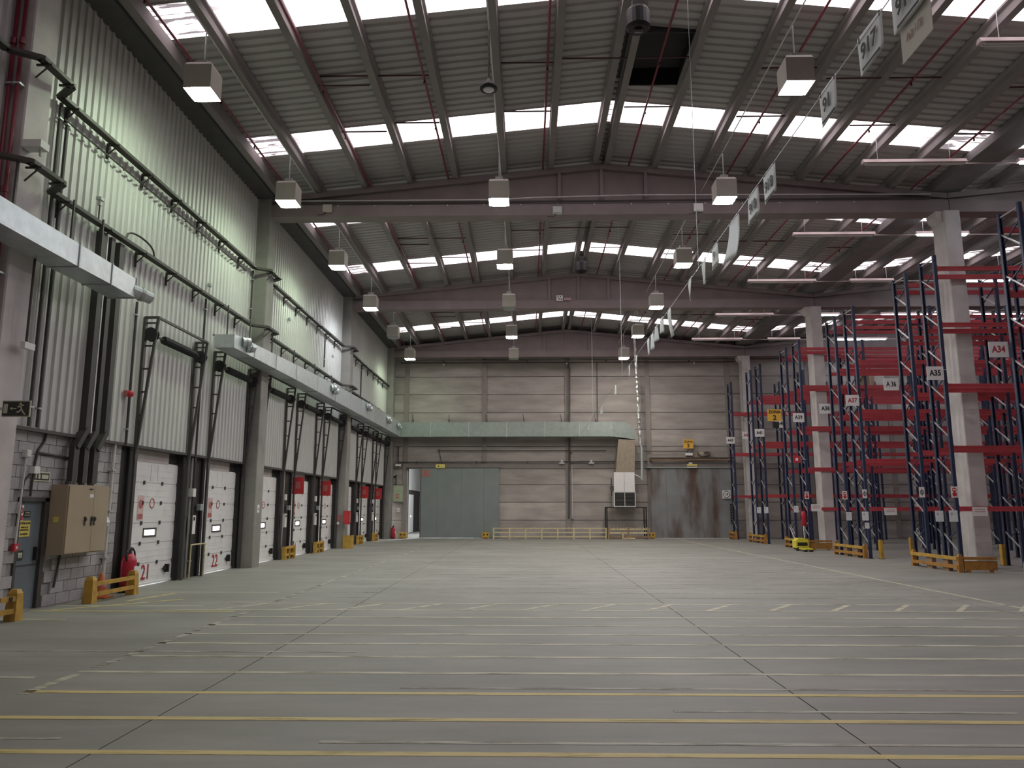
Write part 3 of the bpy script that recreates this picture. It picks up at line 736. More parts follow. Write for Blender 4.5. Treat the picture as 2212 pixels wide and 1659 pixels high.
# vertical conduits
vc = [(12.4, 8.7, 3.0, 'outer of two dark conduits beside the near column'), (12.62, 8.7, 3.0, 'inner of two dark conduits beside the near column'), (15.5, 5.95, 2.95, 'dark conduit left of the first dock door tracks'), (18.85, 6.95, .1, 'dark conduit between the first and second dock door tracks'),
      (22.0, 8.7, 7.2, 'short dark conduit under the upper tray before the second column'), (30.3, 8.7, 7.3, 'short dark conduit under the upper tray between second and third columns'),
      (34.9, 8.7, 6.2, 'dark conduit under the upper tray just past the third column'), (37.2, 8.7, 6.4, 'dark conduit near the back corner under the upper tray'), (23.3, 5.7, 4.0, 'dark conduit with white switch right of the second column'), (34.5, 5.7, 4.0, 'dark conduit with white switch right of the third column')]
for y, zt, zb, lab in vc:
    r = thing('wall_conduit', lab, 'conduit', (-8.19, y, zb)); MB().cyl((-8.19, y, zb), (-8.19, y, zt), .028, 8).build('pipe', 'conduit_dark', r)
    for z in (zb + .3, zt - .3): bx('clip', 'galv_old', r, -8.23, -8.15, y - .05, y + .05, z, z + .03)
    if 'switch' in lab: bx('switch', 'soft_white', r, -8.25, -8.1, y - .08, y + .08, zb - .15, zb + .02)
# lamp on stalk and cable loop above the lower tray
r = thing('tray_lamp', 'small dark lamp on a thin stalk standing on the lower cable tray', 'lamp', (-8.05, 13.6, 7.0)); MB().cyl((-8.05, 13.6, 7.0), (-8.05, 13.6, 7.32), .015, 6).build('stalk', 'tray', r); MB().box(-8.1, -8.0, 13.54, 13.66, 7.4, 7.46).box(-8.08, -8.02, 13.57, 13.63, 7.3, 7.4).build('head', 'galv_old', r)
r = thing('cable_loop', 'dark cable looping up over the lower cable tray', 'cable', (-8.05, 15.2, 6.98)); MB().tube([(-8.05, 14.6 + .0, 7.0)] + [(-8.05, 15.2 - .58 * math.cos(t * math.pi / 8), 7.0 + .25 * math.sin(t * math.pi / 8) ** .6) for t in range(1, 8)] + [(-8.05, 15.8, 7.0)], .02).build('cable', 'tray', r)
for (y, z, lab) in ((19.0, 7.35, 'small sensor on the cladding above the lower tray near the second dock door'), (25.6, 8.1, 'small dark sensor under the upper tray past the second column'), (31.6, 8.0, 'small pale fitting under the upper tray before the third column')):
    r = thing('wall_sensor', lab, 'sensor', (-8.15, y, z)); MB().lathe((-8.18, y, z), [(.03, -.05), (.05, -.02), (.05, .05), (.02, .08)], 10).build('body', 'galv_old', r); MB().cyl((-8.23, y, z), (-8.15, y, z), .02, 6).build('arm', 'galv_old', r)

# ------------------------------------------------------------------ galvanised air ducts
def duct(name, label, secs, nozzles, end=True):
    # secs: list of (y, z0, z1); x range fixed
    xa, xb = -7.87, -7.36
    r = thing(name, label, 'air duct', (-7.7, secs[0][0], secs[0][1]))
    for k in range(len(secs) - 1):
        (ya, a0, a1), (yb, b0, b1) = secs[k], secs[k + 1]
        MB().add([(xa, ya, a0), (xb, ya, a0), (xb, yb - .01, b0), (xa, yb - .01, b0), (xa, ya, a1), (xb, ya, a1), (xb, yb - .01, b1), (xa, yb - .01, b1)],
                 [(0, 3, 2, 1), (4, 5, 6, 7), (0, 1, 5, 4), (1, 2, 6, 5), (2, 3, 7, 6), (3, 0, 4, 7)]).build('duct_section', 'galv', r)
        MB().box(xa - .015, xb + .015, yb - .025, yb + .005, b0 - .015, b0).box(xa - .015, xb + .015, yb - .025, yb + .005, b1, b1 + .015).box(xb, xb + .015, yb - .025, yb + .005, b0, b1).box(xa - .015, xa, yb - .025, yb + .005, b0, b1).build('flange', 'galv_old', r)
    for (x, y, z, d, ln) in nozzles:
        dv = Vector(d).normalized(); c = Vector((x, y, z))
        n = MB(); n.cyl(c, c + dv * ln, .13, 14, .11)
        nz = n.build('nozzle', 'galv', r, smooth=False)
        MB().cyl(c + dv * (ln - .005), c + dv * (ln + .01), .095, 14).build('nozzle_mouth', 'black', nz)
        MB().cyl(c + dv * (ln * .45), c + dv * (ln * .6), .135, 14).build('collar', 'galv_old', nz)
    for k in range(len(secs) - 1):
        ym = (secs[k][0] + secs[k + 1][0]) / 2; zt = secs[k][2]
        MB().bar((xa + .02, ym, zt - .1), (xa + .02, ym, 6.95), .03).bar((xa + .02, ym, zt + .15), (-8.22, ym, zt + .15), .03).build('hanger', 'dark_steel', r)
    return r
duct('air_duct', 'near galvanised air duct with twin round nozzles beside the near column', [(6.0, 5.6, 5.98), (8.0, 5.6, 5.98), (10.0, 5.6, 5.98), (12.0, 5.58, 5.96), (13.0, 5.58, 5.95), (13.85, 5.57, 5.93)],
     [(-7.78, 13.84, 5.8, (.25, 1, -.1), .34), (-7.45, 13.84, 5.72, (.75, 1, -.25), .4)])
nz = [(-7.8, 18.66, 5.84, (.3, -1, 0), .02)]
dsec = [(18.75, 5.66, 6.0), (20.2, 5.68, 6.06), (22.0, 5.7, 6.12), (24.0, 5.72, 6.2), (26.5, 5.73, 6.28), (29, 5.74, 6.36), (31.5, 5.75, 6.42), (34, 5.76, 6.48), (36.5, 5.77, 6.54), (39, 5.78, 6.58), (41.5, 5.78, 6.62), (43.9, 5.78, 6.62)]
nzl = []
for y in (19.3, 28.3, 34.6, 39.8, 43.0):
    zt = 6.0 + (y - 18.75) * .025
    nzl.append((-7.36, y, min(zt, 6.4) - .1, (1, .7, .1), .2)); nzl.append((-7.36, y + .3, min(zt, 6.4) - .16, (1, .9, -.1), .22))
duct('air_duct', 'long tapering galvanised air duct running above the dock doors to the back wall', dsec, nzl)
# ------------------------------------------------------------------ high-bay lamps
def lamp_proto(lens):
    r = thing('high_bay_lamp', 'x', 'lamp', (0, 0, 0), 'square high-bay lamps in rows under the roof')
    h = MB()                                    # square housing, slightly wider at the mouth, open below
    o, t = .27, .24
    pr = [(o, .0), (o, .5), (t, .56)]
    vs = []
    for q, z in pr: vs += [(-q, -q, z), (q, -q, z), (q, q, z), (-q, q, z)]
    fs = [(k * 4 + i, k * 4 + (i + 1) % 4, k * 4 + 4 + (i + 1) % 4, k * 4 + 4 + i) for k in range(2) for i in range(4)] + [(8, 9, 10, 11)]
    h.add(vs, fs); h.build('housing', 'lamp_housing', r, local=True)
    g = MB(); vs = []
    for q, z in ((.258, .05), (.258, .0), (.235, -.022), (.15, -.03)): 
        c = q * .72
        vs += [(-q, -c, z), (-c, -q, z), (c, -q, z), (q, -c, z), (q, c, z), (c, q, z), (-c, q, z), (-q, c, z)]
    fs = [(k * 8 + i, k * 8 + (i + 1) % 8, k * 8 + 8 + (i + 1) % 8, k * 8 + 8 + i) for k in range(3) for i in range(8)] + [tuple(range(24, 32)), tuple(range(7, -1, -1))]
    g.add(vs, fs); g.build('lens', lens, r, local=True)
    MB().box(-.1, .1, -.1, .1, .56, .7).build('ballast_box', 'galv_old', r, local=True)
    MB().cyl((0, 0, .7), (0, 0, 1.35), .014, 6).build('hanger_rod', 'galv_old', r, local=True)
    return r
LY = [14.15, 19.75, 25.35, 30.9, 36.3, 41.7]
protos = {'lamp_green': None, 'lamp_warm': None, 'lamp_blue': None, 'galv_old': None}
rows = [(-6.5, 'along the dock wall', ['lamp_green', 'lamp_green', 'lamp_green', 'lamp_blue', 'galv_old', 'lamp_green']),
        (-.75, 'in the middle row', [None, 'lamp_blue', 'lamp_warm', 'galv_old', 'lamp_warm', 'galv_old']),
        (5.33, 'in the right-hand row', ['lamp_blue', 'lamp_warm', 'lamp_blue', 'lamp_warm', 'lamp_warm', 'lamp_warm'])]
for x, lab, kinds in rows:
    for i, k in enumerate(kinds):
        if k is None: continue
        if protos[k] is None: o = protos[k] = lamp_proto(k)
        else: o = copytree(protos[k])
        o.location = (x, LY[i], 9.86)
        o['label'] = '%s square high-bay lamp, %s from the front %s' % ({'lamp_green': 'greenish lit', 'lamp_warm': 'warm white lit', 'lamp_blue': 'bluish-white lit', 'galv_old': 'unlit grey'}[k], ORD[i], lab)
    r = thing('lamp_cable', 'thin supply cable linking the high-bay lamps ' + lab, 'cable', (x, 28, 10.8))
    pts = [(x, 2, 11.235), (x, 44.3, 11.235)]
    MB().tube(pts, .016, 6).build('cable', 'conduit_light', r)
# round dark pendant in the middle row
r = thing('round_pendant', 'small unlit round pendant lamp with dark rim near the roof ridge', 'lamp', (-.75, 14.15, 9.9))
MB().lathe((-.75, 14.15, 9.9), [(.11, .0), (.17, -.01), (.18, .03), (.14, .1), (.06, .16), (.03, .24)], 20).build('rim', 'black', r, smooth=True)
MB().lathe((-.75, 14.15, 9.89), [(.01, -.03), (.08, -.02), (.11, .0), (.11, .01)], 20).build('lens', 'sign_white', r, smooth=True)
MB().cyl((-.75, 14.15, 10.1), (-.75, 14.15, 11.2), .02, 6).build('rod', 'dark_steel', r)

# ------------------------------------------------------------------ strip lights over the racking edge
k = 0
for i, y in enumerate([14.5, 20.0, 25.6, 31.1, 36.7, 42.2]):
    for j, (a, b, lit) in enumerate(((9.2, 12.0, False), (13.4, 15.2, i in (1, 2, 4)), (17.2, 20, i > 1), (21.6, 24.4, i > 1))):
        if i == 0 and j > 1: continue
        z = 11.0
        r = thing('strip_light', '%s strip light, %s from the racking edge in the %s line from the front' % ('bluish lit' if lit else 'unlit pinkish', ORD[j], ORD[i]), 'strip light', ((a + b) / 2, y, z), 'strip lights under the roof beside the racking')
        MB().prism([(-.09, 0), (.09, 0), (.05, .1), (-.05, .1)], 'x', a, b).build('body', 'lamp_pink', r, local=True).location = (-(a + b) / 2, 0, 0)
        for s in (-.04, .04): MB().cyl(((a - b) / 2 + .08, s, -.03), ((b - a) / 2 - .08, s, -.03), .02, 8).build('tube', 'tube_lit' if lit else 'sign_white', r, local=True)
        for q in (.15, .85): MB().cyl(((b - a) * (q - .5), 0, .1), ((b - a) * (q - .5), 0, zroof(a + (b - a) * q) - z - .02), .008, 5).build('suspension_wire', 'galv', r, local=True)
    r = thing('light_rail', 'thin pale rail carrying the %s line of strip lights from the front' % ORD[i], 'rail', (16, y, 11.0)); MB().bar((9.3, y + .107, 11.03), (24.3, y + .107, 11.03), .03).build('rail', 'lamp_pink', r)

# ------------------------------------------------------------------ red sprinkler lines under the roof
for n, x in enumerate((-7.25, -4.82, -2.42, .5, 3.15, 6.15, 9.0, 11.7)):
    r = thing('sprinkler_pipe', 'red sprinkler pipe running front to back under the roof, %s from the dock wall' % ORD[n], 'pipe', (x, 28, zroof(x) - .42), 'red sprinkler pipes under the roof')
    z = zroof(x) - .3
    MB().cyl((x, FY[1], z), (x, 44.4, z), .028, 8).build('main', 'red_pipe', r)
    pl = max([p for p in PX if p < x] or [x - .9]); pr_ = min([p for p in PX if p > x] or [x + .5])
    br = MB().cyl((pl + .1 - x, 0, 0), (pr_ - .1 - x, 0, 0), .02, 6).mesh('branch', 'red_pipe_dark')
    pl2 = max([p for p in PX if p < pl - .5] or [pl - .1])
    br2 = MB().cyl((pl2 + .1 - x, 0, .0), (pl - .1 - x, 0, 0), .02, 6).mesh('branch', 'red_pipe_dark')
    hd = MB().lathe((0, 0, 0), [(.01, -.08), (.03, -.07), (.02, -.03), (.015, .03)], 8).mesh('sprinkler_head', 'red_pipe_dark')
    for i in range(1, 5):
        for q, dy in enumerate((1.5, 5.2, 7.45)):
            y = FY[i] + dy
            if n: inst('branch', br, r, (x, y, z + .04))
            if n in (2, 4, 6) and q == 1: inst('branch', br2, r, (x, y, z + .04))
            inst('sprinkler_head', hd, r, (x, y + .1, z - .03))

# ------------------------------------------------------------------ smoke vents and drives at the ridge
for n, (y0, lab) in enumerate(((FY[2] + 4.42, 'open dark smoke vent in the roof right of the ridge'),)):
    r = thing('smoke_vent', lab, 'roof vent', (3.2, y0 + 1.1, 12.2))
    x0, x1, y1 = 2.42, 3.9, y0 + 2.21
    MB().box(x0, x0 + .04, y0, y1, 12.3, 13.1).box(x1 - .04, x1, y0, y1, 12.28, 13.1).box(x0, x1, y0, y0 + .04, 12.28, 13.1).box(x0, x1, y1 - .04, y1, 12.28, 13.1).build('upstand', 'black', r)
    bx('lid', 'black', r, x0 - .1, x1 + .1, y0 - .1, y1 + .1, 13.1, 13.14)
    for q in range(5): MB().bar((x0, y0 + .25 + q * .42, 12.75), (x1, y0 + .25 + q * .42, 12.75), .3, .02, (0, .4, 1)).build('louvre', 'black', r)
for (y, z, lab) in ((14.45, 11.62, 'round black exhaust fan hanging at the near roof ridge'), (31.4, 11.8, 'dark vent motor at the roof ridge beyond the nearest girder')):
    r = thing('ridge_fan', lab, 'fan', (2.3, y, z - .2))
    MB().lathe((2.3, y, z), [(.05, -.26), (.2, -.26), (.25, -.2), (.25, .12), (.2, .2), (.08, .22)], 20).build('drum', 'black', r, smooth=False)
    MB().box(2.18, 2.42, y - .12, y + .12, z + .15, z + .42).build('mount', 'dark_steel', r)
    MB().cyl((2.3, y - .02, z - .27), (2.3, y, z - .32), .09, 12).build('hub', 'dark_steel', r)

# ------------------------------------------------------------------ numbered sheets hung on a wire across the hall
wz = 5.8; wx = 3.0
wl = thing('hanging_wire', 'thin wire strung front to back that carries the hanging number sheets', 'wire', (wx, 25, wz))
MB().tube([(wx, 2, wz), (wx, 44.13, wz + .05)], .006, 5).build('wire', 'galv', wl)
for y in (13.0, 24.0, 35.0): MB().cyl((wx, y, wz), (wx, y, 12.1), .006, 5).build('suspension_wire', 'galv', wl)
HS = [(5.55, '917', 'the nearest sheet, overlapping a beige one', 0, .48), (6.2, '917', 'the second nearest, turned towards the dock wall', .03, .48), (7.15, '91', 'the third nearest, half faded', -.05, .42), (9.03, '918', 'hanging over the nearest girder, upper of two', .04, .46), (9.72, '918', 'hanging over the nearest girder, lower of two', .03, .46),
      (10.66, '', 'long white one with a bent lower edge', -.08, .5), (11.83, '9', 'small curling one in front of the second roof bay', .06, .4), (12.63, '', 'narrow one in the second roof bay', .0, .3), (13.76, '', 'over the second girder', .0, .34), (15.86, '', 'long curled one below the second girder', .06, .4), (16.75, '', 'fifth from the end of the clear row', 0, .36), (17.5, '', 'fourth from the end of the clear row', 0, .36), (18.1, '', 'third from the end of the clear row', 0, .36), (18.7, '', 'second from the end of the clear row', 0, .36),
      (20.8, '', 'beside the foil pipe, right of the end lamp', 0, .36), (22.3, '', 'in front of the back wall, upper one', 0, .36), (25.9, '', 'in front of the back wall, middle one', 0, .36), (31.0, '', 'in front of the duct, small and faint', 0, .36), (38.0, '', 'the farthest, in front of the air duct', 0, .36)]
for n, (y, s, lab, cv, w) in enumerate(HS):
    tall = .62 if 'long' in lab else .36
    r = thing('number_sheet', 'hanging white sheet ' + (('marked %s, ' % s) if s else '') + lab, 'sheet', (wx, y, wz - tall), 'number sheets on the wire')
    b = MB(); nu, nv = 8, 6; vs = []
    dz = rnd.uniform(-.03, .05); lean = rnd.uniform(-.04, .05)
    for side in (0, 1):
        for i in range(nu + 1):
            for j in range(nv + 1):
                u = i / nu; v = j / nv
                cx = (.012 if s else .035) * math.sin(u * 3.1 + n) * (1 - v) + (0 if s else cv) * (1 - v) ** 2 * 1.2
                vs.append((wx + cx + (.004 if side else 0), y + w / 2 - u * w, wz + .02 + dz - tall * (1 - v) + lean * (u - .5) * .5))
    st = (nu + 1) * (nv + 1); fs = []
    for i in range(nu):
        for j in range(nv):
            a = i * (nv + 1) + j
            fs += [(a, a + nv + 1, a + nv + 2, a + 1), (st + a, st + a + 1, st + a + nv + 2, st + a + nv + 1)]
    def rim(i, j, i2, j2):
        a = i * (nv + 1) + j; c = i2 * (nv + 1) + j2; fs.append((a, c, st + c, st + a))
    for i in range(nu): rim(i, 0, i + 1, 0); rim(i, nv, i + 1, nv)
    for j in range(nv): rim(0, j, 0, j + 1); rim(nu, j, nu, j + 1)
    b.add(vs, fs); sh = b.build('sheet', 'hang_paper', r, smooth=True)
    for q in (.08, .92):
        MB().cyl((wx, y + w / 2 - q * w, wz - .01), (wx, y + w / 2 - q * w, wz + .04), .008, 6).build('clip', 'dark_steel', r)
    if s:
        t = text(s, .2, 'ink', r, (wx - .012, y, wz - tall * .48 + dz), '-x', 'lettering', .004)
        t.location.x -= .006
        bx('print_line', 'ink', r, wx - .02, wx - .016, y - w * .4, y + w * .3, wz - tall * .93 + dz, wz - tall * .88 + dz)
    if n == 0:
        bx('beige_sheet', 'sheet_beige', r, wx + .03, wx + .035, y - .26, y + .2, wz - .62, wz - .1)
        text('A3 1/2', .09, 'ink_pale', r, (wx + .02, y - .02, wz - .46), '-x')

# ------------------------------------------------------------------ back wall fittings
def pipe(name, label, pts, rad, mat, cat='pipe', clip=None):
    z = min(p[2] for p in pts)
    r = thing(name, label, cat, (pts[0][0], pts[0][1], z)); MB().tube(pts, rad, 8).build('run', mat, r)
    for p in (clip or []): bx('clip', 'dark_steel', r, p[0] - .04, p[0] + .04, p[1] - .04, p[1] + .05, p[2] - .06, p[2] + .06)
    return r
yb = YB - .14
pipe('wall_pipe', 'dark pipe along the back wall just below the end girder', [(-7.6, yb - .2, 10.62), (12.3, yb - .2, 10.62)], .07, 'red_pipe_dark', clip=[(x, yb - .2, 10.62) for x in (-2.55, 2.37, 7.12)])
pipe('wall_conduit', 'thin dark conduit with lamps across the top of the back wall', [(-7.6, yb - .05, 10.3), (12.3, yb - .05, 10.3)], .03, 'red_pipe_dark', 'conduit', [(x, yb - .05, 10.36) for x in (-5.0, 0, 4.7, 9.6)])
pipe('wall_conduit', 'dark conduit above the sliding doors on the back wall', [(-7.6, yb, 5.3), (-7.6, yb, 4.37), (7.0, yb, 4.4)], .03, 'conduit_dark', 'conduit', [(x, yb, 4.37) for x in (-6.5, -3, 0, 3.6)])
pipe('wall_conduit', 'thin conduit starting at a small bracket over the left sliding door', [(-5.05, yb, 4.3), (-5.2, yb, 5.05), (4.6, yb, 5.05)], .022, 'conduit_dark', 'conduit', [(-5.2, yb, 5.07)])
pipe('wall_conduit', 'thin conduit over the right sliding door leading to its lights', [(6.7, yb, 5.0), (9.4, yb, 5.0)], .022, 'conduit_dark', 'conduit')
pipe('wall_pipe', 'dark vertical pipe down the middle post of the back wall', [(2.45, yb - .06, 10.3), (2.52, yb - .06, 9.9), (2.38, yb - .06, 1.1)], .045, 'dark_steel', clip=[(2.42, yb - .06, z) for z in (10.0, 7.0, 4.4, 2.6)])
pipe('wall_conduit', 'thin conduit with white fittings beside the middle post', [(2.6, yb, 5.0), (2.58, yb, 1.0)], .02, 'conduit_light', 'conduit', [(2.58, yb, z) for z in (4.9, 4.3, 1.05)])
pipe('wall_conduit', 'thin dark conduit down the back wall right of the middle post', [(4.15, yb, 10.3), (4.15, yb, 6.7)], .02, 'conduit_dark', 'conduit')
for n, (x, z) in enumerate(((-5.0, 10.18), (9.9, 10.22), (2.35, 10.22))):
    r = thing('bulkhead_lamp', 'small white bulkhead lamp on the high conduit, ' + ['left', 'right', 'centre'][n] + ' of three', 'lamp', (x, yb - .1, z)); MB().lathe((x, yb - .1, z), [(.02, -.06), (.05, -.04), (.06, 0), (.04, .05), (.02, .06)], 10).build('globe', 'sign_white', r, smooth=True); MB().cyl((x, yb - .1, z + .05), (x, yb - .1, z + .1), .03, 8).build('cap', 'dark_steel', r)
# galvanised duct on the back wall, its drop and the air unit
r = thing('air_duct', 'wide greenish galvanised duct across the back wall dropping to the air unit', 'air duct', (0, 44.5, 5.75))
xs_ = [-7.75, -5.6, -3.4, -1.2, 1, 3, 4.85]
for k in range(6):
    bx('duct_section', 'duct_green', r, xs_[k] + .01, xs_[k + 1] - .01, 44.15, 44.85, 5.78, 6.62); bx('flange', 'galv_old', r, xs_[k + 1] - .02, xs_[k + 1] + .02, 44.13, 44.87, 5.76, 6.64)
    MB().bar((xs_[k] + 1, 44.85, 6.6), (xs_[k] + 1, 45.2, 6.9), .04).bar((xs_[k] + 1, 44.5, 6.62), (xs_[k] + .94, 45.2, 7.2), .03).build('hanger', 'dark_steel', r)
MB().add([(4.87, 44.15, 5.78), (6.2, 44.15, 5.6), (6.2, 44.85, 5.6), (4.87, 44.85, 5.78), (4.87, 44.15, 6.62), (5.6, 44.15, 6.62), (5.6, 44.85, 6.62), (4.87, 44.85, 6.62), (6.2, 44.15, 6.2), (6.2, 44.85, 6.2)],
         [(0, 1, 8, 5, 4), (3, 7, 6, 9, 2), (4, 5, 6, 7), (5, 8, 9, 6), (8, 1, 2, 9), (0, 3, 2, 1), (0, 4, 7, 3)]).build('elbow', 'duct_green', r)
MB().add([(5.22, 44.17, 5.62), (6.18, 44.17, 5.58), (6.18, 44.83, 5.58), (5.22, 44.83, 5.62), (5.02, 44.12, 3.72), (6.1, 44.12, 3.72), (6.1, 44.85, 3.72), (5.02, 44.85, 3.72)],
         [(0, 1, 5, 4), (1, 2, 6, 5), (2, 3, 7, 6), (3, 0, 4, 7), (0, 3, 2, 1), (4, 5, 6, 7)]).build('brown_drop', 'duct_brown', r)
u = thing('air_unit', 'white air handling unit with two dark grilles standing on a black frame', 'air unit', (5.48, 44.4, 0))
bx('cabinet', 'unit_white', u, 4.9, 6.07, 44.05, 44.95, 2.62, 3.72); bx('lower_frame', 'unit_white', u, 4.88, 6.1, 44.06, 44.95, 1.78, 2.62)
for a, b in ((4.93, 5.47), (5.51, 6.05)):
    g = bx('grille', 'black', u, a, b, 44.03, 44.06, 1.84, 2.58)
    for q in range(9): MB().bar((a, 44.02, 1.88 + q * .08), (b, 44.02, 1.88 + q * .08), .03, .012, (0, .5, 1)).build('louvre', 'dark_steel', g)
bx('panel_seam', 'galv_old', u, 5.47, 5.5, 44.04, 44.05, 2.62, 3.7)
MB().box(4.72, 4.9, 44.3, 44.6, 2.7, 2.95).cyl((4.8, 44.45, 2.4), (4.8, 44.45, 3.4), .03, 8).build('control_fitting', 'dark_steel', u)
MB().tube([(6.44, 44.22, 3.4), (6.3, 44.24, 3.5), (6.07, 44.3, 3.6)], .05, 8).build('pipe_elbow', 'galv_old', u)
for x in (4.47, 6.68):
    for y in (44.1, 44.95): bx('stand_leg', 'black', u, x - .035, x + .035, y - .035, y + .035, 0, 1.78)
MB().bar((4.44, 44.1, 1.75), (6.72, 44.1, 1.75), .07).bar((4.44, 44.95, 1.75), (6.72, 44.95, 1.75), .07).bar((4.47, 44.1, 1.75), (4.47, 44.95, 1.75), .06).bar((6.68, 44.1, 1.75), (6.68, 44.95, 1.75), .06).build('stand_frame', 'black', u)
r = thing('foil_pipe', 'crumpled foil-wrapped pipe running up the back wall to the roof', 'pipe', (6.4, 44.5, 3.4))
b = MB(); prof = []
for q in range(46):
    z = 11.5 - q * .138; t = q / 45
    c = (6.28 + .2 * t + rnd.uniform(-.015, .015), 44.22 + rnd.uniform(-.02, .02), z)
    prof.append((c, .09 + rnd.uniform(-.025, .025)))
for q in range(45): b.cyl(prof[q][0], prof[q + 1][0], prof[q][1], 9, prof[q + 1][1])
b.build('foil_wrap', 'foil', r)
MB().tube([(6.5, 44.22, 5.35), (6.55, 44.22, 5.0), (6.52, 44.22, 3.3)], .075, 10).build('straight_pipe', 'galv_old', r)

# sliding doors
s = thing('sliding_door', 'large smooth grey sliding steel door left on the back wall', 'sliding door', (-3.95, 45.1, 0))
for a, b in ((-6.22, -5.26), (-5.25, -3.86), (-3.85, -2.56), (-2.55, -1.67)): bx('leaf_panel', 'slide_grey', s, a, b, 45.05, 45.12, .03, 4.0)
bx('top_track', 'dark_steel', s, -7.1, -1.6, 45.05, 45.2, 4.0, 4.06); bx('edge_strip', 'dark_steel', s, -6.25, -6.21, 45.03, 45.13, .03, 4.0)
s = thing('sliding_door', 'rust-stained dark grey sliding steel door right on the back wall', 'sliding door', (9.5, 45.1, 0))
for a, b in ((7.13, 8.02), (8.03, 9.35), (9.36, 10.73), (10.74, 11.95)): bx('leaf_panel', 'slide_rust', s, a, b, 45.05, 45.14, .03, 4.0)
bx('sill_strip', 'soft_white', s, 7.2, 11.9, 45.0, 45.05, 0, .02); bx('cover', 'galv_old', s, 6.9, 11.95, 44.98, 45.24, 4.02, 4.07); bx('track_rail', 'rail_brown', s, 7.1, 11.95, 44.95, 45.2, 4.46, 4.56); bx('track_lip', 'tray', s, 7.1, 11.95, 44.9, 44.98, 4.56, 4.62); 
# yellow guard rail in front of the back wall
g = thing('guard_rail', 'long cream-yellow guard rail along the foot of the back wall', 'guard rail', (1.2, 43.9, 0))
for k in range(8): bx('post', 'rail_cream', g, -1.92 + k * .9 - .04, -1.92 + k * .9 + .04, 43.86, 43.94, 0, .62)
for z in (.1, .34, .56): bx('rail', 'rail_cream', g, -1.95, 4.42, 43.88, 43.92, z, z + .05)
tm = MB().prism([(-.04, 0), (.04, 0), (0, .05)], 'y', -.02, .02).mesh('tooth', 'rail_cream')
for k in range(40): inst('tooth', tm, g, (-1.8 + k * .157, 43.9, .6))
g = thing('guard_rail', 'brown slatted guard rail in front of the black air unit stand', 'guard rail', (5.6, 43.7, 0))
for x in (4.5, 5.6, 6.7): bx('post', 'rail_brown', g, x - .05, x + .05, 43.66, 43.74, 0, .62)
for z in (.08, .3, .5): bx('rail', 'rail_cream' if z > .2 else 'rail_brown', g, 4.45, 6.78, 43.68, 43.72, z, z + .09)
tm = MB().bar((-.04, 0, .0), (.06, 0, .1), .04).mesh('slat', 'rail_cream')
for k in range(12): inst('slat', tm, g, (4.6 + k * .18, 43.7, .54))
g = thing('stacked_rail', 'two cream bars leaning on the brown guard rail', 'bar', (5.4, 43.6, 0)); bx('upright', 'rail_cream', g, 5.25, 5.32, 43.58, 43.64, 0, .3); bx('lying_bar', 'rail_cream', g, 5.3, 5.95, 43.58, 43.64, .02, .08)
for n, (x, lab) in enumerate(((-7.15, 'left of the open gap'), (-2.4, 'at the right end of the smooth sliding door'), (7.0, 'at the left end of the rusty sliding door'))):
    r = thing('yellow_buffer', 'low yellow steel buffer on the floor ' + lab, 'buffer', (x, 44.6, 0), 'yellow buffers by the back wall')
    MB().box(x - .22, x + .22, 44.5, 44.8, .06, .34).box(x - .2, x - .1, 44.52, 44.78, 0, .06).box(x + .1, x + .2, 44.52, 44.78, 0, .06).build('body', 'guard_yellow', r)
    for dx in (-.1, .1): MB().lathe((x + dx, 44.495, .22), [(.01, 0), (.045, 0), (.045, .01), (.01, .01)], 10, 'y').build('hole', 'black', r)
# signs and fittings on the back wall
r = thing('zone_sign', 'yellow ZONA 2 sign high on the back wall over the rusty door', 'sign', (9.4, 45.1, 5.15)); bx('plate', 'zona_yellow', r, 9.1, 9.68, 45.05, 45.07, 5.15, 5.68); text('ZONA', .17, 'ink', r, (9.39, 45.045, 5.54), '-y', bold=.006); text('2', .28, 'ink', r, (9.39, 45.045, 5.31), '-y', bold=.01)
MB().cyl((9.2, 45.07, 5.4), (9.2, 45.25, 5.4), .02, 6).cyl((9.6, 45.07, 5.4), (9.6, 45.25, 5.4), .02, 6).build('stand_off', 'dark_steel', r)
r = thing('emergency_light', 'white emergency light box below the back wall ZONA sign', 'light', (9.4, 45.0, 4.72)); bx('box', 'sign_white', r, 9.22, 9.6, 44.95, 45.28, 4.74, 4.88); MB().lathe((9.3, 44.98, 4.98), [(.02, -.05), (.07, -.03), (.07, .03), (.02, .05)], 10, 'y').lathe((9.55, 44.98, 4.98), [(.02, -.05), (.07, -.03), (.07, .03), (.02, .05)], 10, 'y').build('lamp_head', 'dark_steel', r)
r = thing('emergency_light', 'flat pale emergency light with yellow stripe over the rusty door', 'light', (9.55, 44.95, 4.0)); bx('upper', 'sign_yellow', r, 9.25, 9.82, 44.9, 44.98, 4.14, 4.22); bx('lower', 'sign_white', r, 9.25, 9.82, 44.9, 44.98, 4.02, 4.08); bx('cap', 'sign_white', r, 9.35, 9.55, 44.92, 44.98, 4.26, 4.32)
r = thing('convex_mirror', 'brownish half-dome convex mirror above the rusty sliding door', 'mirror', (10.25, 45.1, 4.6))
b = MB(); vs = []; fs = []; nu, nv = 14, 6
for j in range(nv + 1):
    ph = j / nv * math.pi / 2
    for i in range(nu + 1):
        th = math.pi * i / nu
        vs.append((10.25 - .4 * math.cos(th) * math.cos(ph), 45.1 - .3 * math.sin(th) * math.cos(ph), 4.95 - .36 * math.sin(ph)))
for j in range(nv):
    for i in range(nu):
        a = j * (nu + 1) + i; fs.append((a, a + 1, a + nu + 2, a + nu + 1))
b.add(vs, fs); b.build('dome', 'mirror', r, smooth=True)
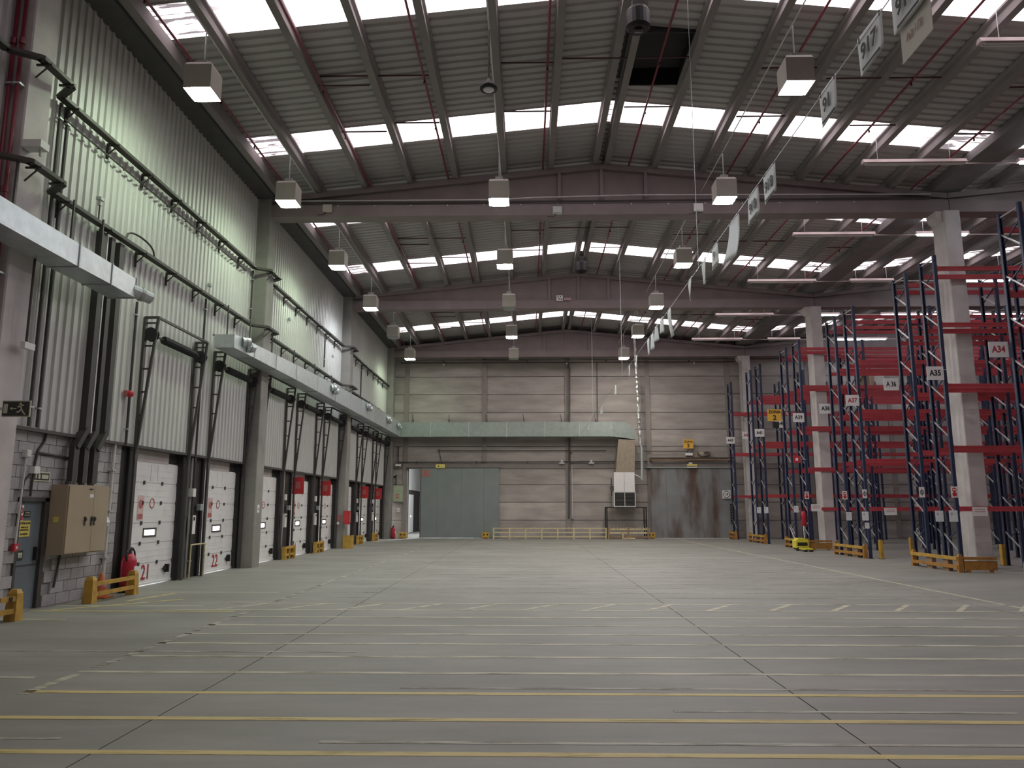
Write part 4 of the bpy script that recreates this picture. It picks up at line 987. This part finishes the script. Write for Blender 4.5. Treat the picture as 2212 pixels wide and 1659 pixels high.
bx('back_plate', 'rail_brown', r, 9.84, 10.66, 45.1, 45.12, 4.58, 4.98); MB().tube([(10.25 - .4 * math.cos(math.pi * i / 10), 45.1 - .3 * math.sin(math.pi * i / 10), 4.95) for i in range(11)], .015, 5).build('rim', 'rail_brown', r)
r = thing('exit_sign', 'yellow emergency sign with dark figure over the smooth sliding door', 'exit sign', (-5.1, 45.0, 4.05)); bx('plate', 'sign_yellow', r, -5.36, -4.83, 44.98, 45.02, 4.02, 4.24); bx('figure', 'ink', r, -5.24, -5.16, 44.975, 44.98, 4.09, 4.17); bx('band', 'glow_green', r, -5.08, -4.88, 44.975, 44.98, 4.1, 4.16)
r = thing('door_sign', 'pair of faded red fire signs on the smooth sliding door', 'sign', (-5.9, 45.03, 3.5))
for x in (-6.1, -5.82): 
    p = bx('plate', 'sign_red_faded', r, x - .13, x + .13, 45.035, 45.048, 3.55, 3.9); bx('symbol', 'slide_grey', p, x - .05, x + .05, 45.03, 45.035, 3.66, 3.84)
r = thing('fire_box', 'pale fire hose cabinet with red mark in the back left corner', 'cabinet', (-7.55, 45.1, 2.05)); bx('body', 'wall_concrete', r, -7.86, -7.24, 45.0, 45.24, 2.05, 3.03); bx('door', 'glow_green', r, -7.82, -7.28, 44.985, 45.0, 2.09, 2.99); bx('red_mark', 'sign_red', r, -7.62, -7.5, 44.975, 44.985, 2.3, 2.52); bx('white_mark', 'sign_white', r, -7.585, -7.54, 44.97, 44.975, 2.36, 2.46)
r = thing('alarm_bell', 'small dark alarm bell above the pale fire hose cabinet', 'alarm', (-7.72, 45.1, 3.25)); MB().lathe((-7.75, 45.1, 3.55), [(.02, -.06), (.09, -.03), (.1, .03), (.03, .08)], 12, 'y').build('bell', 'black', r); MB().tube([(-7.72, 45.2, 3.5), (-7.68, 45.2, 3.3), (-7.72, 45.2, 3.04)], .03).build('pipe', 'dark_steel', r); MB().lathe((-7.78, 45.02, 3.62), [(.01, -.02), (.04, 0), (.01, .02)], 8, 'y').build('white_cap', 'sign_white', r)
r = thing('security_camera', 'white security camera on the back wall over the open gap', 'camera', (-7.5, 45.0, 4.1)); bx('body', 'sign_white', r, -7.72, -7.38, 44.9, 45.02, 4.14, 4.24); MB().cyl((-7.38, 44.96, 4.19), (-7.3, 44.96, 4.19), .045, 10).build('lens', 'black', r); bx('arm', 'dark_steel', r, -7.6, -7.56, 45.0, 45.24, 4.12, 4.16)
r = thing('wall_notice', 'small pale notice on the back wall below the fire hose cabinet', 'notice', (-7.55, 45.2, 1.5)); bx('sheet', 'sign_white', r, -7.63, -7.46, 45.22, 45.235, 1.5, 1.72); bx('print', 'ink_pale', r, -7.6, -7.5, 45.215, 45.22, 1.58, 1.64)
for n, (x, lab) in enumerate(((2.0, 'left'), (3.72, 'right'))):
    r = thing('emergency_light', 'tiny white light on the conduit over the concrete wall, ' + lab + ' one', 'light', (x, 45.05, 4.35)); bx('base', 'sign_white', r, x - .16, x + .16, 45.05, 45.16, 4.28, 4.34); MB().lathe((x, 45.1, 4.42), [(.02, -.06), (.07, -.03), (.07, .03), (.02, .06)], 10, 'y').build('head', 'soft_white', r)
r = thing('speed_sign', 'white square speed sign with a ringed 10 beside the rusty door', 'sign', (11.45, 44.9, 2.2)); bx('plate', 'sign_white', r, 11.2, 11.66, 44.88, 44.9, 2.26, 2.72); MB().lathe((11.43, 44.874, 2.49), [(.165, 0), (.2, 0), (.2, .006), (.165, .006)], 20, 'y', True).build('ring', 'ink', r); text('10', .2, 'ink', r, (11.43, 44.87, 2.49), '-y', bold=.004); MB().bar((11.6, 44.27, 2.5), (11.6, 44.88, 2.5), .025).build('bracket', 'galv', r)
# ------------------------------------------------------------------ pallet racking
RX = 11.6; RB = 2.7
post_me = MB().box(-.045, .045, -.04, -.034, 0, 8.8).box(-.045, -.039, -.034, .04, 0, 8.8).box(.039, .045, -.034, .04, 0, 8.8).box(-.045, -.02, .034, .04, 0, 8.8).box(.02, .045, .034, .04, 0, 8.8).box(-.08, .08, -.08, .08, 0, .012).mesh('post', 'rack_blue')
DEP = .85
dg_me = MB().bar((0, 0, 0), (0, -DEP + .04, -.56), .03, .03, (1, 0, 0)).mesh('diagonal_brace', 'rack_grey')
db_me = MB().bar((0, 0, 0), (0, DEP - .04, -.44), .028, .028, (1, 0, 0)).mesh('back_brace', 'rack_blue')
hb_me = MB().bar((0, 0, 0), (0, -DEP + .06, 0), .03, .03, (1, 0, 0)).mesh('tie', 'rack_grey')
bl = RB - .1
beam_me = MB().box(0, bl, -.025, .025, -.065, .065).box(-.004, .012, -.03, .03, -.1, .1).box(bl - .012, bl + .004, -.03, .03, -.1, .1).box(0, bl, -.03, -.025, .02, .035).mesh('beam', 'rack_red')
LEV = [1.66, 3.3, 5.02, 6.76, 8.4]
def rack(code, y0, nb, levels, label, skip=()):
    y1 = y0 + DEP
    r = thing('pallet_rack', label, 'pallet rack', (RX, (y0 + y1) / 2, 0), 'blue and red pallet racks')
    for k in range(nb + 1):
        x = RX + k * RB
        for y, ry in ((y0, 0), (y1, math.pi)):
            inst('post', post_me, r, (x, y + (.04 if ry == 0 else -.04), 0), (0, 0, ry))
        for q in range(8):
            z = 1.0 + q * 1.04
            inst('diagonal_brace', dg_me, r, (x, y1 - .03, z))
            if k < 3: inst('back_brace', db_me, r, (x + .015, y0 + .03, z + .15))
        inst('tie', hb_me, r, (x, y1 - .04, 8.7))
    for k in range(nb):
        for n, z in enumerate(levels):
            if (k, n) in skip: continue
            for y in (y0 + .03, y1 - .03): inst('beam', beam_me, r, (RX + .05 + k * RB, y, z))
    return r
RK = [('A33', 15.75, 1, 'mostly beyond the right edge of the photo'), ('A34', 17.4, 2, 'at the right edge of the photo under the A34 sign'), ('A35', 21.25, 2, 'under the A35 sign in front of the nearest column'), ('A36', 22.92, 3, 'under the A36 sign behind the nearest column'),
      ('A37', 26.8, 3, 'under the A37 sign'), ('A38', 28.45, 4, 'under the A38 sign'), ('A39', 32.35, 4, 'under the A39 sign by the yellow truck'), ('A40', 34.0, 5, 'under the A40 sign'),
      ('A41', 37.9, 5, 'under the A41 sign'), ('A42', 39.55, 6, 'under the A42 sign'), ('A43', 43.4, 6, 'under the A43 sign along the back wall')]
RACK = {}
for code, y0, nb, lab in RK:
    lev = list(LEV)
    if code in ('A43',): lev = [2.35, 4.7, 7.0]
    if code in ('A41', 'A42'): lev = [2.3, 4.85, 7.15]
    RACK[code] = rack(code, y0, nb, lev, 'tall blue-posted red-beamed rack ' + lab)
# row signs on the rack ends
SG = [('A34', 11.51, 17.37, 5.43), ('A35', 11.3, 21.2, 5.37), ('A36', 11.44, 23.8, 5.48), ('A37', 11.32, 26.75, 5.39), ('A38', 11.5, 29.35, 5.44), ('A39', 11.38, 32.3, 5.45), ('A40', 11.47, 34.9, 5.48), ('A41', 11.39, 37.85, 5.35), ('A42', 11.49, 40.45, 5.48), ('A43', 11.4, 43.35, 5.47)]
for code, x, y, z in SG:
    if code == 'A34': x, y = 11.3, 18.29
    if code == 'A36': x = 11.3
    if code == 'A38': x = 11.38
    r = thing('row_sign', 'white row sign reading %s on a rack end' % code.replace('A36', 'A 36'), 'sign', (x, y, z - .19), 'row signs on the rack ends')
    bx('plate', 'sign_white', r, x - .23, x + .23, y - .006, y + .006, z - .19, z + .19)
    text(code if code != 'A36' else 'A 36', .22, 'ink_red' if code in ('A34', 'A37', 'A42') else 'ink', r, (x, y - .009, z), '-y', 'lettering', .006, .85 if code != 'A36' else .7)
    MB().bar((x + .05, y + .012, z + .1), (RX + .02, y + .012, z + .1), .02).build('bracket', 'galv', r)
# small notices on the rack ends
def note(x, y, z, w, h, kind, lab):
    r = thing('rack_notice', lab, 'notice', (x, y, z - h / 2), 'notices on the rack ends')
    bx('sheet', 'sign_white' if kind != 'paper' else 'paper', r, x - w / 2, x + w / 2, y - .004, y + .004, z - h / 2, z + h / 2)
    if kind == 'arrow':
        MB().lathe((x, y - .005, z), [(.045, 0), (.062, 0), (.062, -.004), (.045, -.004)], 16, 'y', True).build('ring', 'ink', r); bx('bar', 'ink', r, x - .012, x + .012, y - .008, y - .004, z - .09, z + .09)
    elif kind == 'stop':
        MB().lathe((x, y - .005, z + .06), [(.005, 0), (.06, 0), (.06, -.004), (.005, -.004)], 16, 'y').build('upper_disc', 'sign_red', r); MB().lathe((x, y - .005, z - .06), [(.005, 0), (.06, 0), (.06, -.004), (.005, -.004)], 16, 'y').build('lower_disc', 'sign_red', r); bx('white_bar', 'sign_white', r, x - .045, x + .045, y - .012, y - .008, z + .045, z + .075)
    elif kind == 'text':
        for q in (.2, -.05): bx('print_line', 'ink_pale', r, x - w * .36, x + w * .36, y - .007, y - .004, z + h * q, z + h * (q + .1))
    else: bx('print', 'ink_pale', r, x - w * .3, x - w * .1, y - .007, y - .004, z + h * .1, z + h * .3)
note(11.52, 22.916, 2.14, .16, .3, 'arrow', 'white notice with black arrow ring on the A36 rack end')
note(11.55, 21.246, 2.11, .17, .3, 'stop', 'white notice with two red discs on the A35 rack end')
note(11.5, 22.016, 1.46, .22, .3, 'paper', 'left white paper pinned to the A35 rack end'); note(11.47, 21.246, 1.47, .23, .3, 'paper', 'right white paper pinned to the A35 rack end')
note(12.19, 21.246, 1.59, .4, .24, 'text', 'wide white notice on the low red beam before the nearest column')
note(11.53, 26.796, 2.17, .15, .3, 'arrow', 'white notice with black arrow ring on the A37 rack end'); note(11.52, 28.446, 2.15, .17, .3, 'stop', 'white notice with two red discs on the A38 rack end')
note(11.62, 28.446, 1.4, .2, .3, 'paper', 'white paper on the A38 rack end'); note(11.5, 26.796, 1.42, .22, .3, 'paper', 'upper white paper on the A37 rack end'); note(11.54, 26.796, 1.1, .14, .2, 'paper', 'lower small white paper on the A37 rack end')
note(12.36, 26.796, 1.57, .42, .24, 'text', 'wide white notice on the low red beam of the A37 rack'); note(11.9, 32.346, 1.71, .42, .28, 'text', 'wide bluish notice on the A39 rack beside the second column')
note(11.54, 32.346, 2.22, .17, .3, 'stop', 'white notice with two red discs on the A39 rack end'); note(11.64, 33.996, 1.65, .2, .28, 'paper', 'white paper on the A40 rack end')
note(11.67, 39.546, 1.6, .2, .3, 'paper', 'white paper on the A42 rack end'); note(11.53, 37.896, 1.61, .2, .3, 'paper', 'white paper on the A41 rack end')
# zone sign held out from the A39 rack
r = thing('zone_sign', 'yellow ZONA 2 sign held out in front of the racks near A40', 'sign', (10.38, 32.3, 5.3)); bx('plate', 'zona_yellow', r, 10.09, 10.67, 32.29, 32.31, 5.3, 5.8); text('ZONA', .17, 'ink', r, (10.38, 32.285, 5.68), '-y', bold=.006); text('2', .28, 'ink', r, (10.38, 32.285, 5.44), '-y', bold=.01); MB().bar((10.5, 32.33, 5.7), (11.6, 32.33, 5.7), .03).build('arm', 'dark_steel', r); bx('lamp_box', 'black', r, 10.3, 10.55, 32.3, 32.42, 5.02, 5.28)
r = thing('carton', 'upright brown cardboard carton on a high red beam', 'carton', (14.55, 32.75, 6.83)); bx('box', 'cardboard', r, 14.36, 14.72, 32.45, 33.05, 6.83, 7.45); bx('tape', 'sheet_beige', r, 14.52, 14.57, 32.445, 32.45, 6.83, 7.45)
# yellow guards at the rack ends
def guard(ya, yb, lab, wing=True, mat='guard_orange'):
    r = thing('rack_guard', 'yellow-brown steel guard at the foot of the ' + lab, 'rack guard', (11.45, (ya + yb) / 2, 0), 'guards at the rack feet')
    for y in (ya, yb): 
        MB().prism([(-.07, 0), (.07, 0), (.06, .4), (.03, .47), (-.03, .47), (-.06, .4)], 'y', y - .05, y + .05).build('post', mat, r, local=True).location = (0, -(ya + yb) / 2, 0)
    for z in (.14, .36): bx('rail', 'guard_yellow' if z > .2 else mat, r, 11.36, 11.42, ya, yb, z - .045, z + .045)
    for q in (.2, .55): bx('foot_block', 'rail_brown', r, 11.4, 11.52, ya + (yb - ya) * q, ya + (yb - ya) * (q + .12), 0, .3)
    if wing:
        w = thing('side_guard', 'orange side guard joining the column to the guard of the ' + lab, 'rack guard', (12, ya - .02, 0), 'guards at the rack feet')
        bx('wing_rail', 'guard_orange', w, 11.54, 12.4, ya - .05, ya + .01, .06, .3); bx('wing_cap', 'guard_orange', w, 11.54, 12.4, ya - .06, ya + .02, .33, .4); bx('foot', 'guard_orange', w, 11.6, 11.7, ya - .04, ya, 0, .06); bx('foot', 'guard_orange', w, 12.2, 12.3, ya - .04, ya, 0, .06)
    return r
guard(21.1, 23.55, 'A35 and A36 racks'); guard(26.9, 29.4, 'A37 and A38 racks', False); guard(32.25, 34.9, 'A39 and A40 racks'); guard(37.95, 40.55, 'A41 and A42 racks', False); guard(43.3, 44.4, 'A43 rack', False); guard(17.2, 18.3, 'A34 rack', False)
for n, (x, y, lab) in enumerate(((14.15, 23.72, 'yellow post protector on the second frame of the A36 rack'), (14.15, 29.25, 'yellow post protector on the second frame of the A38 rack'), (11.9, 26.68, 'yellow corner protector at the near foot of the A37 rack'), (12.02, 27.0, 'second yellow protector behind the A37 rack foot'))):
    r = thing('post_protector', lab, 'protector', (x, y, 0)); MB().box(x - .05, x - .035, y - .06, y + .06, 0, .62).box(x - .05, x + .05, y - .075, y - .06, 0, .62).build('angle', 'guard_yellow', r); bx('base', 'dark_steel', r, x - .08, x + .06, y - .09, y + .06, 0, .012)
# yellow pallet truck and extinguisher by the A39 rack
t = thing('pallet_truck', 'small yellow and black pallet truck parked at the A39 rack end', 'pallet truck', (11.05, 31.9, 0))
MB().prism([(10.75, .12), (11.25, .12), (11.25, .42), (11.1, .5), (10.85, .5), (10.75, .4)], 'y', 31.65, 32.1).build('body', 'truck_yellow', t)
MB().box(10.8, 11.2, 31.63, 32.12, .05, .14).build('chassis', 'black', t)
for x in (10.83, 11.17): MB().cyl((x - .04, 31.75, .07), (x + .04, 31.75, .07), .07, 12).build('wheel', 'black', t)
for x in (10.9, 11.12): bx('fork', 'truck_yellow', t, x - .06, x + .06, 31.0, 31.65, .08, .13); bx('fork_tip', 'black', t, x - .06, x + .06, 31.0, 31.1, .0, .08)
MB().tube([(10.82, 32.0, .48), (10.68, 32.1, .95)], .018).build('handle', 'sign_white', t); bx('warning_panel', 'black', t, 10.8, 11.2, 31.64, 31.655, .2, .34)
MB().cyl((11.2, 31.95, .45), (11.2, 31.97, .98), .018, 8).build('pole', 'sign_white', t)
r = thing('fire_extinguisher', 'red extinguisher hanging on the A39 rack end above the truck', 'fire extinguisher', (11.3, 32.2, 1.05)); MB().lathe((11.3, 32.2, .95), [(.05, 0), (.11, .02), (.11, .5), (.07, .6), (.03, .64)], 16).build('cylinder', 'extinguisher', r, smooth=True); MB().box(11.25, 11.38, 32.17, 32.23, 1.59, 1.67).build('valve', 'black', r); MB().tube([(11.25, 32.18, 1.63), (11.15, 32.15, 1.5), (11.16, 32.12, 1.2)], .015).build('hose', 'black', r); bx('bracket', 'dark_steel', r, 11.28, 11.6, 32.28, 32.32, 1.3, 1.36)
r = thing('extinguisher_sign', 'small red fire sign on the A39 rack high above the truck', 'sign', (11.2, 32.3, 3.5)); bx('plate', 'sign_red', r, 11.05, 11.35, 32.3, 32.315, 3.55, 3.85); bx('symbol', 'sign_white', r, 11.15, 11.25, 32.295, 32.3, 3.64, 3.76); MB().bar((11.3, 32.33, 3.7), (11.6, 32.33, 3.7), .02).build('bracket', 'galv', r)
r = thing('chevron_guard', 'black and yellow striped guard on the edge of the rusty door', 'guard', (11.75, 44.9, .9)); bx('board', 'black', r, 11.62, 11.8, 44.92, 44.96, .85, 1.95)
for q in range(7): MB().bar((11.64, 44.915, .9 + q * .15), (11.78, 44.915, .98 + q * .15), .05, .006, (0, 0, 1)).build('stripe', 'sign_yellow', r)

# ------------------------------------------------------------------ things on the floor by the dock wall
def barrier(pa, pb, lab, stripes=False):
    r = thing('floor_barrier', lab, 'barrier', ((pa[0] + pb[0]) / 2, (pa[1] + pb[1]) / 2, 0))
    for p in (pa, pb):
        x, y = p
        MB().add([(x - .09, y - .09, 0), (x + .09, y - .09, 0), (x + .09, y + .09, 0), (x - .09, y + .09, 0), (x - .075, y - .07, .4), (x + .075, y - .07, .4), (x + .075, y + .07, .4), (x - .075, y + .07, .4), (x - .05, y - .05, .46), (x + .05, y - .05, .46), (x + .05, y + .05, .46), (x - .05, y + .05, .46)],
                 [(3, 2, 1, 0), (0, 1, 5, 4), (1, 2, 6, 5), (2, 3, 7, 6), (3, 0, 4, 7), (4, 5, 9, 8), (5, 6, 10, 9), (6, 7, 11, 10), (7, 4, 8, 11), (8, 9, 10, 11)]).build('post', 'guard_yellow', r)
    for z in (.15, .33):
        rl = MB().bar((pa[0] + .05, pa[1], z), (pb[0] + .05, pb[1], z), .05, .07).build('rail', 'guard_yellow', r)
        if stripes and z > .2:
            for q in range(4):
                f = .15 + q * .2; c = (pa[0] + (pb[0] - pa[0]) * f + .076, pa[1] + (pb[1] - pa[1]) * f, z)
                bx('stripe', 'black', rl, c[0], c[0] + .004, c[1] - .04, c[1] + .04, z - .035, z + .035)
    return r
barrier((-7.78, 13.92), (-7.78, 15.4), 'low yellow steel barrier in front of the first dock door')
barrier((-7.72, 11.78), (-7.85, 10.6), 'low yellow barrier with black stripes at the foot of the near column', True)
def extinguisher(x, y, h, lab, wheels=False):
    r = thing('fire_extinguisher', lab, 'fire extinguisher', (x, y, 0)); q = h / .85
    MB().lathe((x, y, .03), [(.1 * q, 0), (.135 * q, .02), (.135 * q, .52 * q), (.1 * q, .62 * q), (.05 * q, .66 * q)], 18).build('cylinder', 'extinguisher', r, smooth=True)
    MB().box(x - .04, x + .04, y - .04, y + .04, .68 * q, .75 * q).build('valve', 'dark_steel', r)
    MB().tube([(x, y - .02, .74 * q)] + [(x + .02, y + .17 * q * math.sin(a * .5), .62 * q + .17 * q * math.cos(a * .5)) for a in range(-3, 7)], .018, 6).build('hose', 'black', r)
    MB().tube([(x, y, .75 * q)] + [(x + .03, y - .15 * q * math.sin(a * .5), .64 * q + .14 * q * math.cos(a * .5)) for a in range(-1, 6)], .016, 6).build('second_hose', 'black', r)
    bx('label', 'sign_white', r, x + .125 * q, x + .138 * q, y - .06, y + .06, .3 * q, .46 * q)
    if wheels:
        for s in (-1, 1): MB().cyl((x - .05, y + s * .13, .07), (x - .05, y + s * .17, .07), .07, 12).build('wheel', 'black', r)
    else: MB().lathe((x, y, 0), [(.11 * q, 0), (.125 * q, .01), (.125 * q, .03), (.1 * q, .035)], 16).build('foot_ring', 'black', r)
    return r
extinguisher(-8.06, 15.74, .95, 'large wheeled red extinguisher beside the first dock door', True)
extinguisher(-7.66, 44.3, .8, 'red extinguisher standing in the back left corner')
r = thing('traffic_cone', 'orange traffic cone behind the low yellow barrier', 'cone', (-8.05, 14.75, 0)); MB().lathe((-8.05, 14.75, .03), [(.14, 0), (.03, .42), (.02, .43)], 16).build('cone', 'cone_orange', r, smooth=False); bx('base', 'cone_orange', r, -8.22, -7.88, 14.58, 14.92, 0, .03); MB().lathe((-8.05, 14.75, .2), [(.1, 0), (.082, .07), (.075, .07), (.07, 0)], 16, 'z', True).build('band', 'sign_red_faded', r)
# door controls, pipes and small yellow guards in the gaps between the dock doors
gaps = [(18.85, 'first and second'), (26.1, 'third and fourth'), (29.85, 'fourth and fifth'), (37.2, 'sixth and seventh'), (40.9, 'seventh and eighth')]
for n, (y, lab) in enumerate(gaps):
    r = thing('door_control', 'pale pipe with white control boxes between the %s dock doors' % lab, 'door control', (-8.26, y, 0), 'controls between the dock doors')
    MB().cyl((-8.26, y, 0), (-8.26, y, 2.9), .022, 8).build('pipe', 'conduit_light', r)
    bx('upper_box', 'soft_white', r, -8.28, -8.16, y - .08, y + .08, 1.95, 2.15); bx('lower_box', 'soft_white', r, -8.28, -8.18, y + .03, y + .22, 1.05, 1.5)
    bx('button', 'black', r, -8.18, -8.17, y + .08, y + .16, 1.38, 1.46); bx('grey_box', 'galv_old', r, -8.3, -8.2, y + .5, y + .64, 1.62, 1.78)
    g = thing('yellow_guard', 'small yellow guard frame on the floor between the %s dock doors' % lab, 'guard', (-8.1, y + .2, 0), 'small guards between the dock doors')
    if n == 0:
        MB().tube([(-8.12, y - .12, 0), (-8.12, y - .1, .82)], .02).build('upright', 'rail_cream', g); MB().tube([(-8.12, y - .1, .8), (-8.12, y + .72, .8)], .02).build('top_bar', 'rail_cream', g); MB().tube([(-8.12, y + .7, 0), (-8.12, y + .7, .8)], .02).build('upright', 'rail_cream', g)
    else:
        for yy in (y - .25, y + .75): bx('post', 'guard_yellow', g, -8.12, -8.0, yy - .06, yy + .06, 0, .42)
        bx('top_rail', 'guard_yellow', g, -8.1, -8.02, y - .3, y + .8, .34, .42); bx('low_rail', 'guard_yellow', g, -8.1, -8.02, y - .25, y + .75, .12, .18); bx('middle_post', 'guard_yellow', g, -8.1, -8.02, y + .2, y + .28, 0, .34)
r = thing('hose_cabinet', 'red fire hose cabinet projecting beside the third column', 'cabinet', (-7.75, 33.2, 1.0)); bx('box', 'extinguisher', r, -7.85, -7.6, 33.05, 33.3, 1.02, 1.58); bx('door', 'sign_red', r, -7.83, -7.62, 33.03, 33.05, 1.05, 1.55); bx('edge_plate', 'sign_red_faded', r, -7.6, -7.585, 33.06, 33.28, 1.1, 1.5)
r = thing('hose_notice', 'pink notice with white bell mark on the third column', 'notice', (-8.1, 33.27, 1.1)); bx('sheet', 'sign_red_faded', r, -8.25, -8.02, 33.275, 33.295, 1.15, 1.4); MB().lathe((-8.13, 33.25, 1.06), [(.02, -.02), (.07, 0), (.02, .03)], 10, 'y').build('bell', 'sign_white', r)
r = thing('column_guard', 'yellow steel guard plate at the foot of the third column', 'guard', (-7.7, 33.25, 0)); bx('face', 'guard_yellow', r, -7.88, -7.52, 33.2, 33.24, 0, .55); bx('side', 'guard_yellow', r, -7.56, -7.52, 33.24, 33.7, 0, .55)
r = thing('paper_notice', 'small white paper notice on the side of the second column', 'notice', (-7.85, 22.5, 1.6)); bx('sheet', 'paper', r, -7.848, -7.84, 22.42, 22.6, 1.55, 1.78); bx('print', 'ink_pale', r, -7.84, -7.838, 22.46, 22.56, 1.62, 1.7)
r = thing('horn_beacon', 'small red beacon on the dark conduit left of the first dock door', 'beacon', (-8.15, 15.35, 3.95)); MB().lathe((-8.12, 15.38, 3.98), [(.02, -.06), (.07, -.04), (.07, .03), (.03, .07)], 12, 'x').build('horn', 'sign_red', r); bx('base', 'sign_red_faded', r, -8.22, -8.14, 15.3, 15.4, 3.92, 4.04)
# ------------------------------------------------------------------ end: check that no two things share a label by accident
_seen = {}
for o in COL.objects:
    if o.parent is None and 'label' in o: _seen.setdefault(o['label'], []).append(o.name)
for k, v in _seen.items():
    if len(v) > 1: print('DUPLABEL', k, v)
print('NOBJ', len(COL.objects), 'TOP', sum(1 for o in COL.objects if o.parent is None))
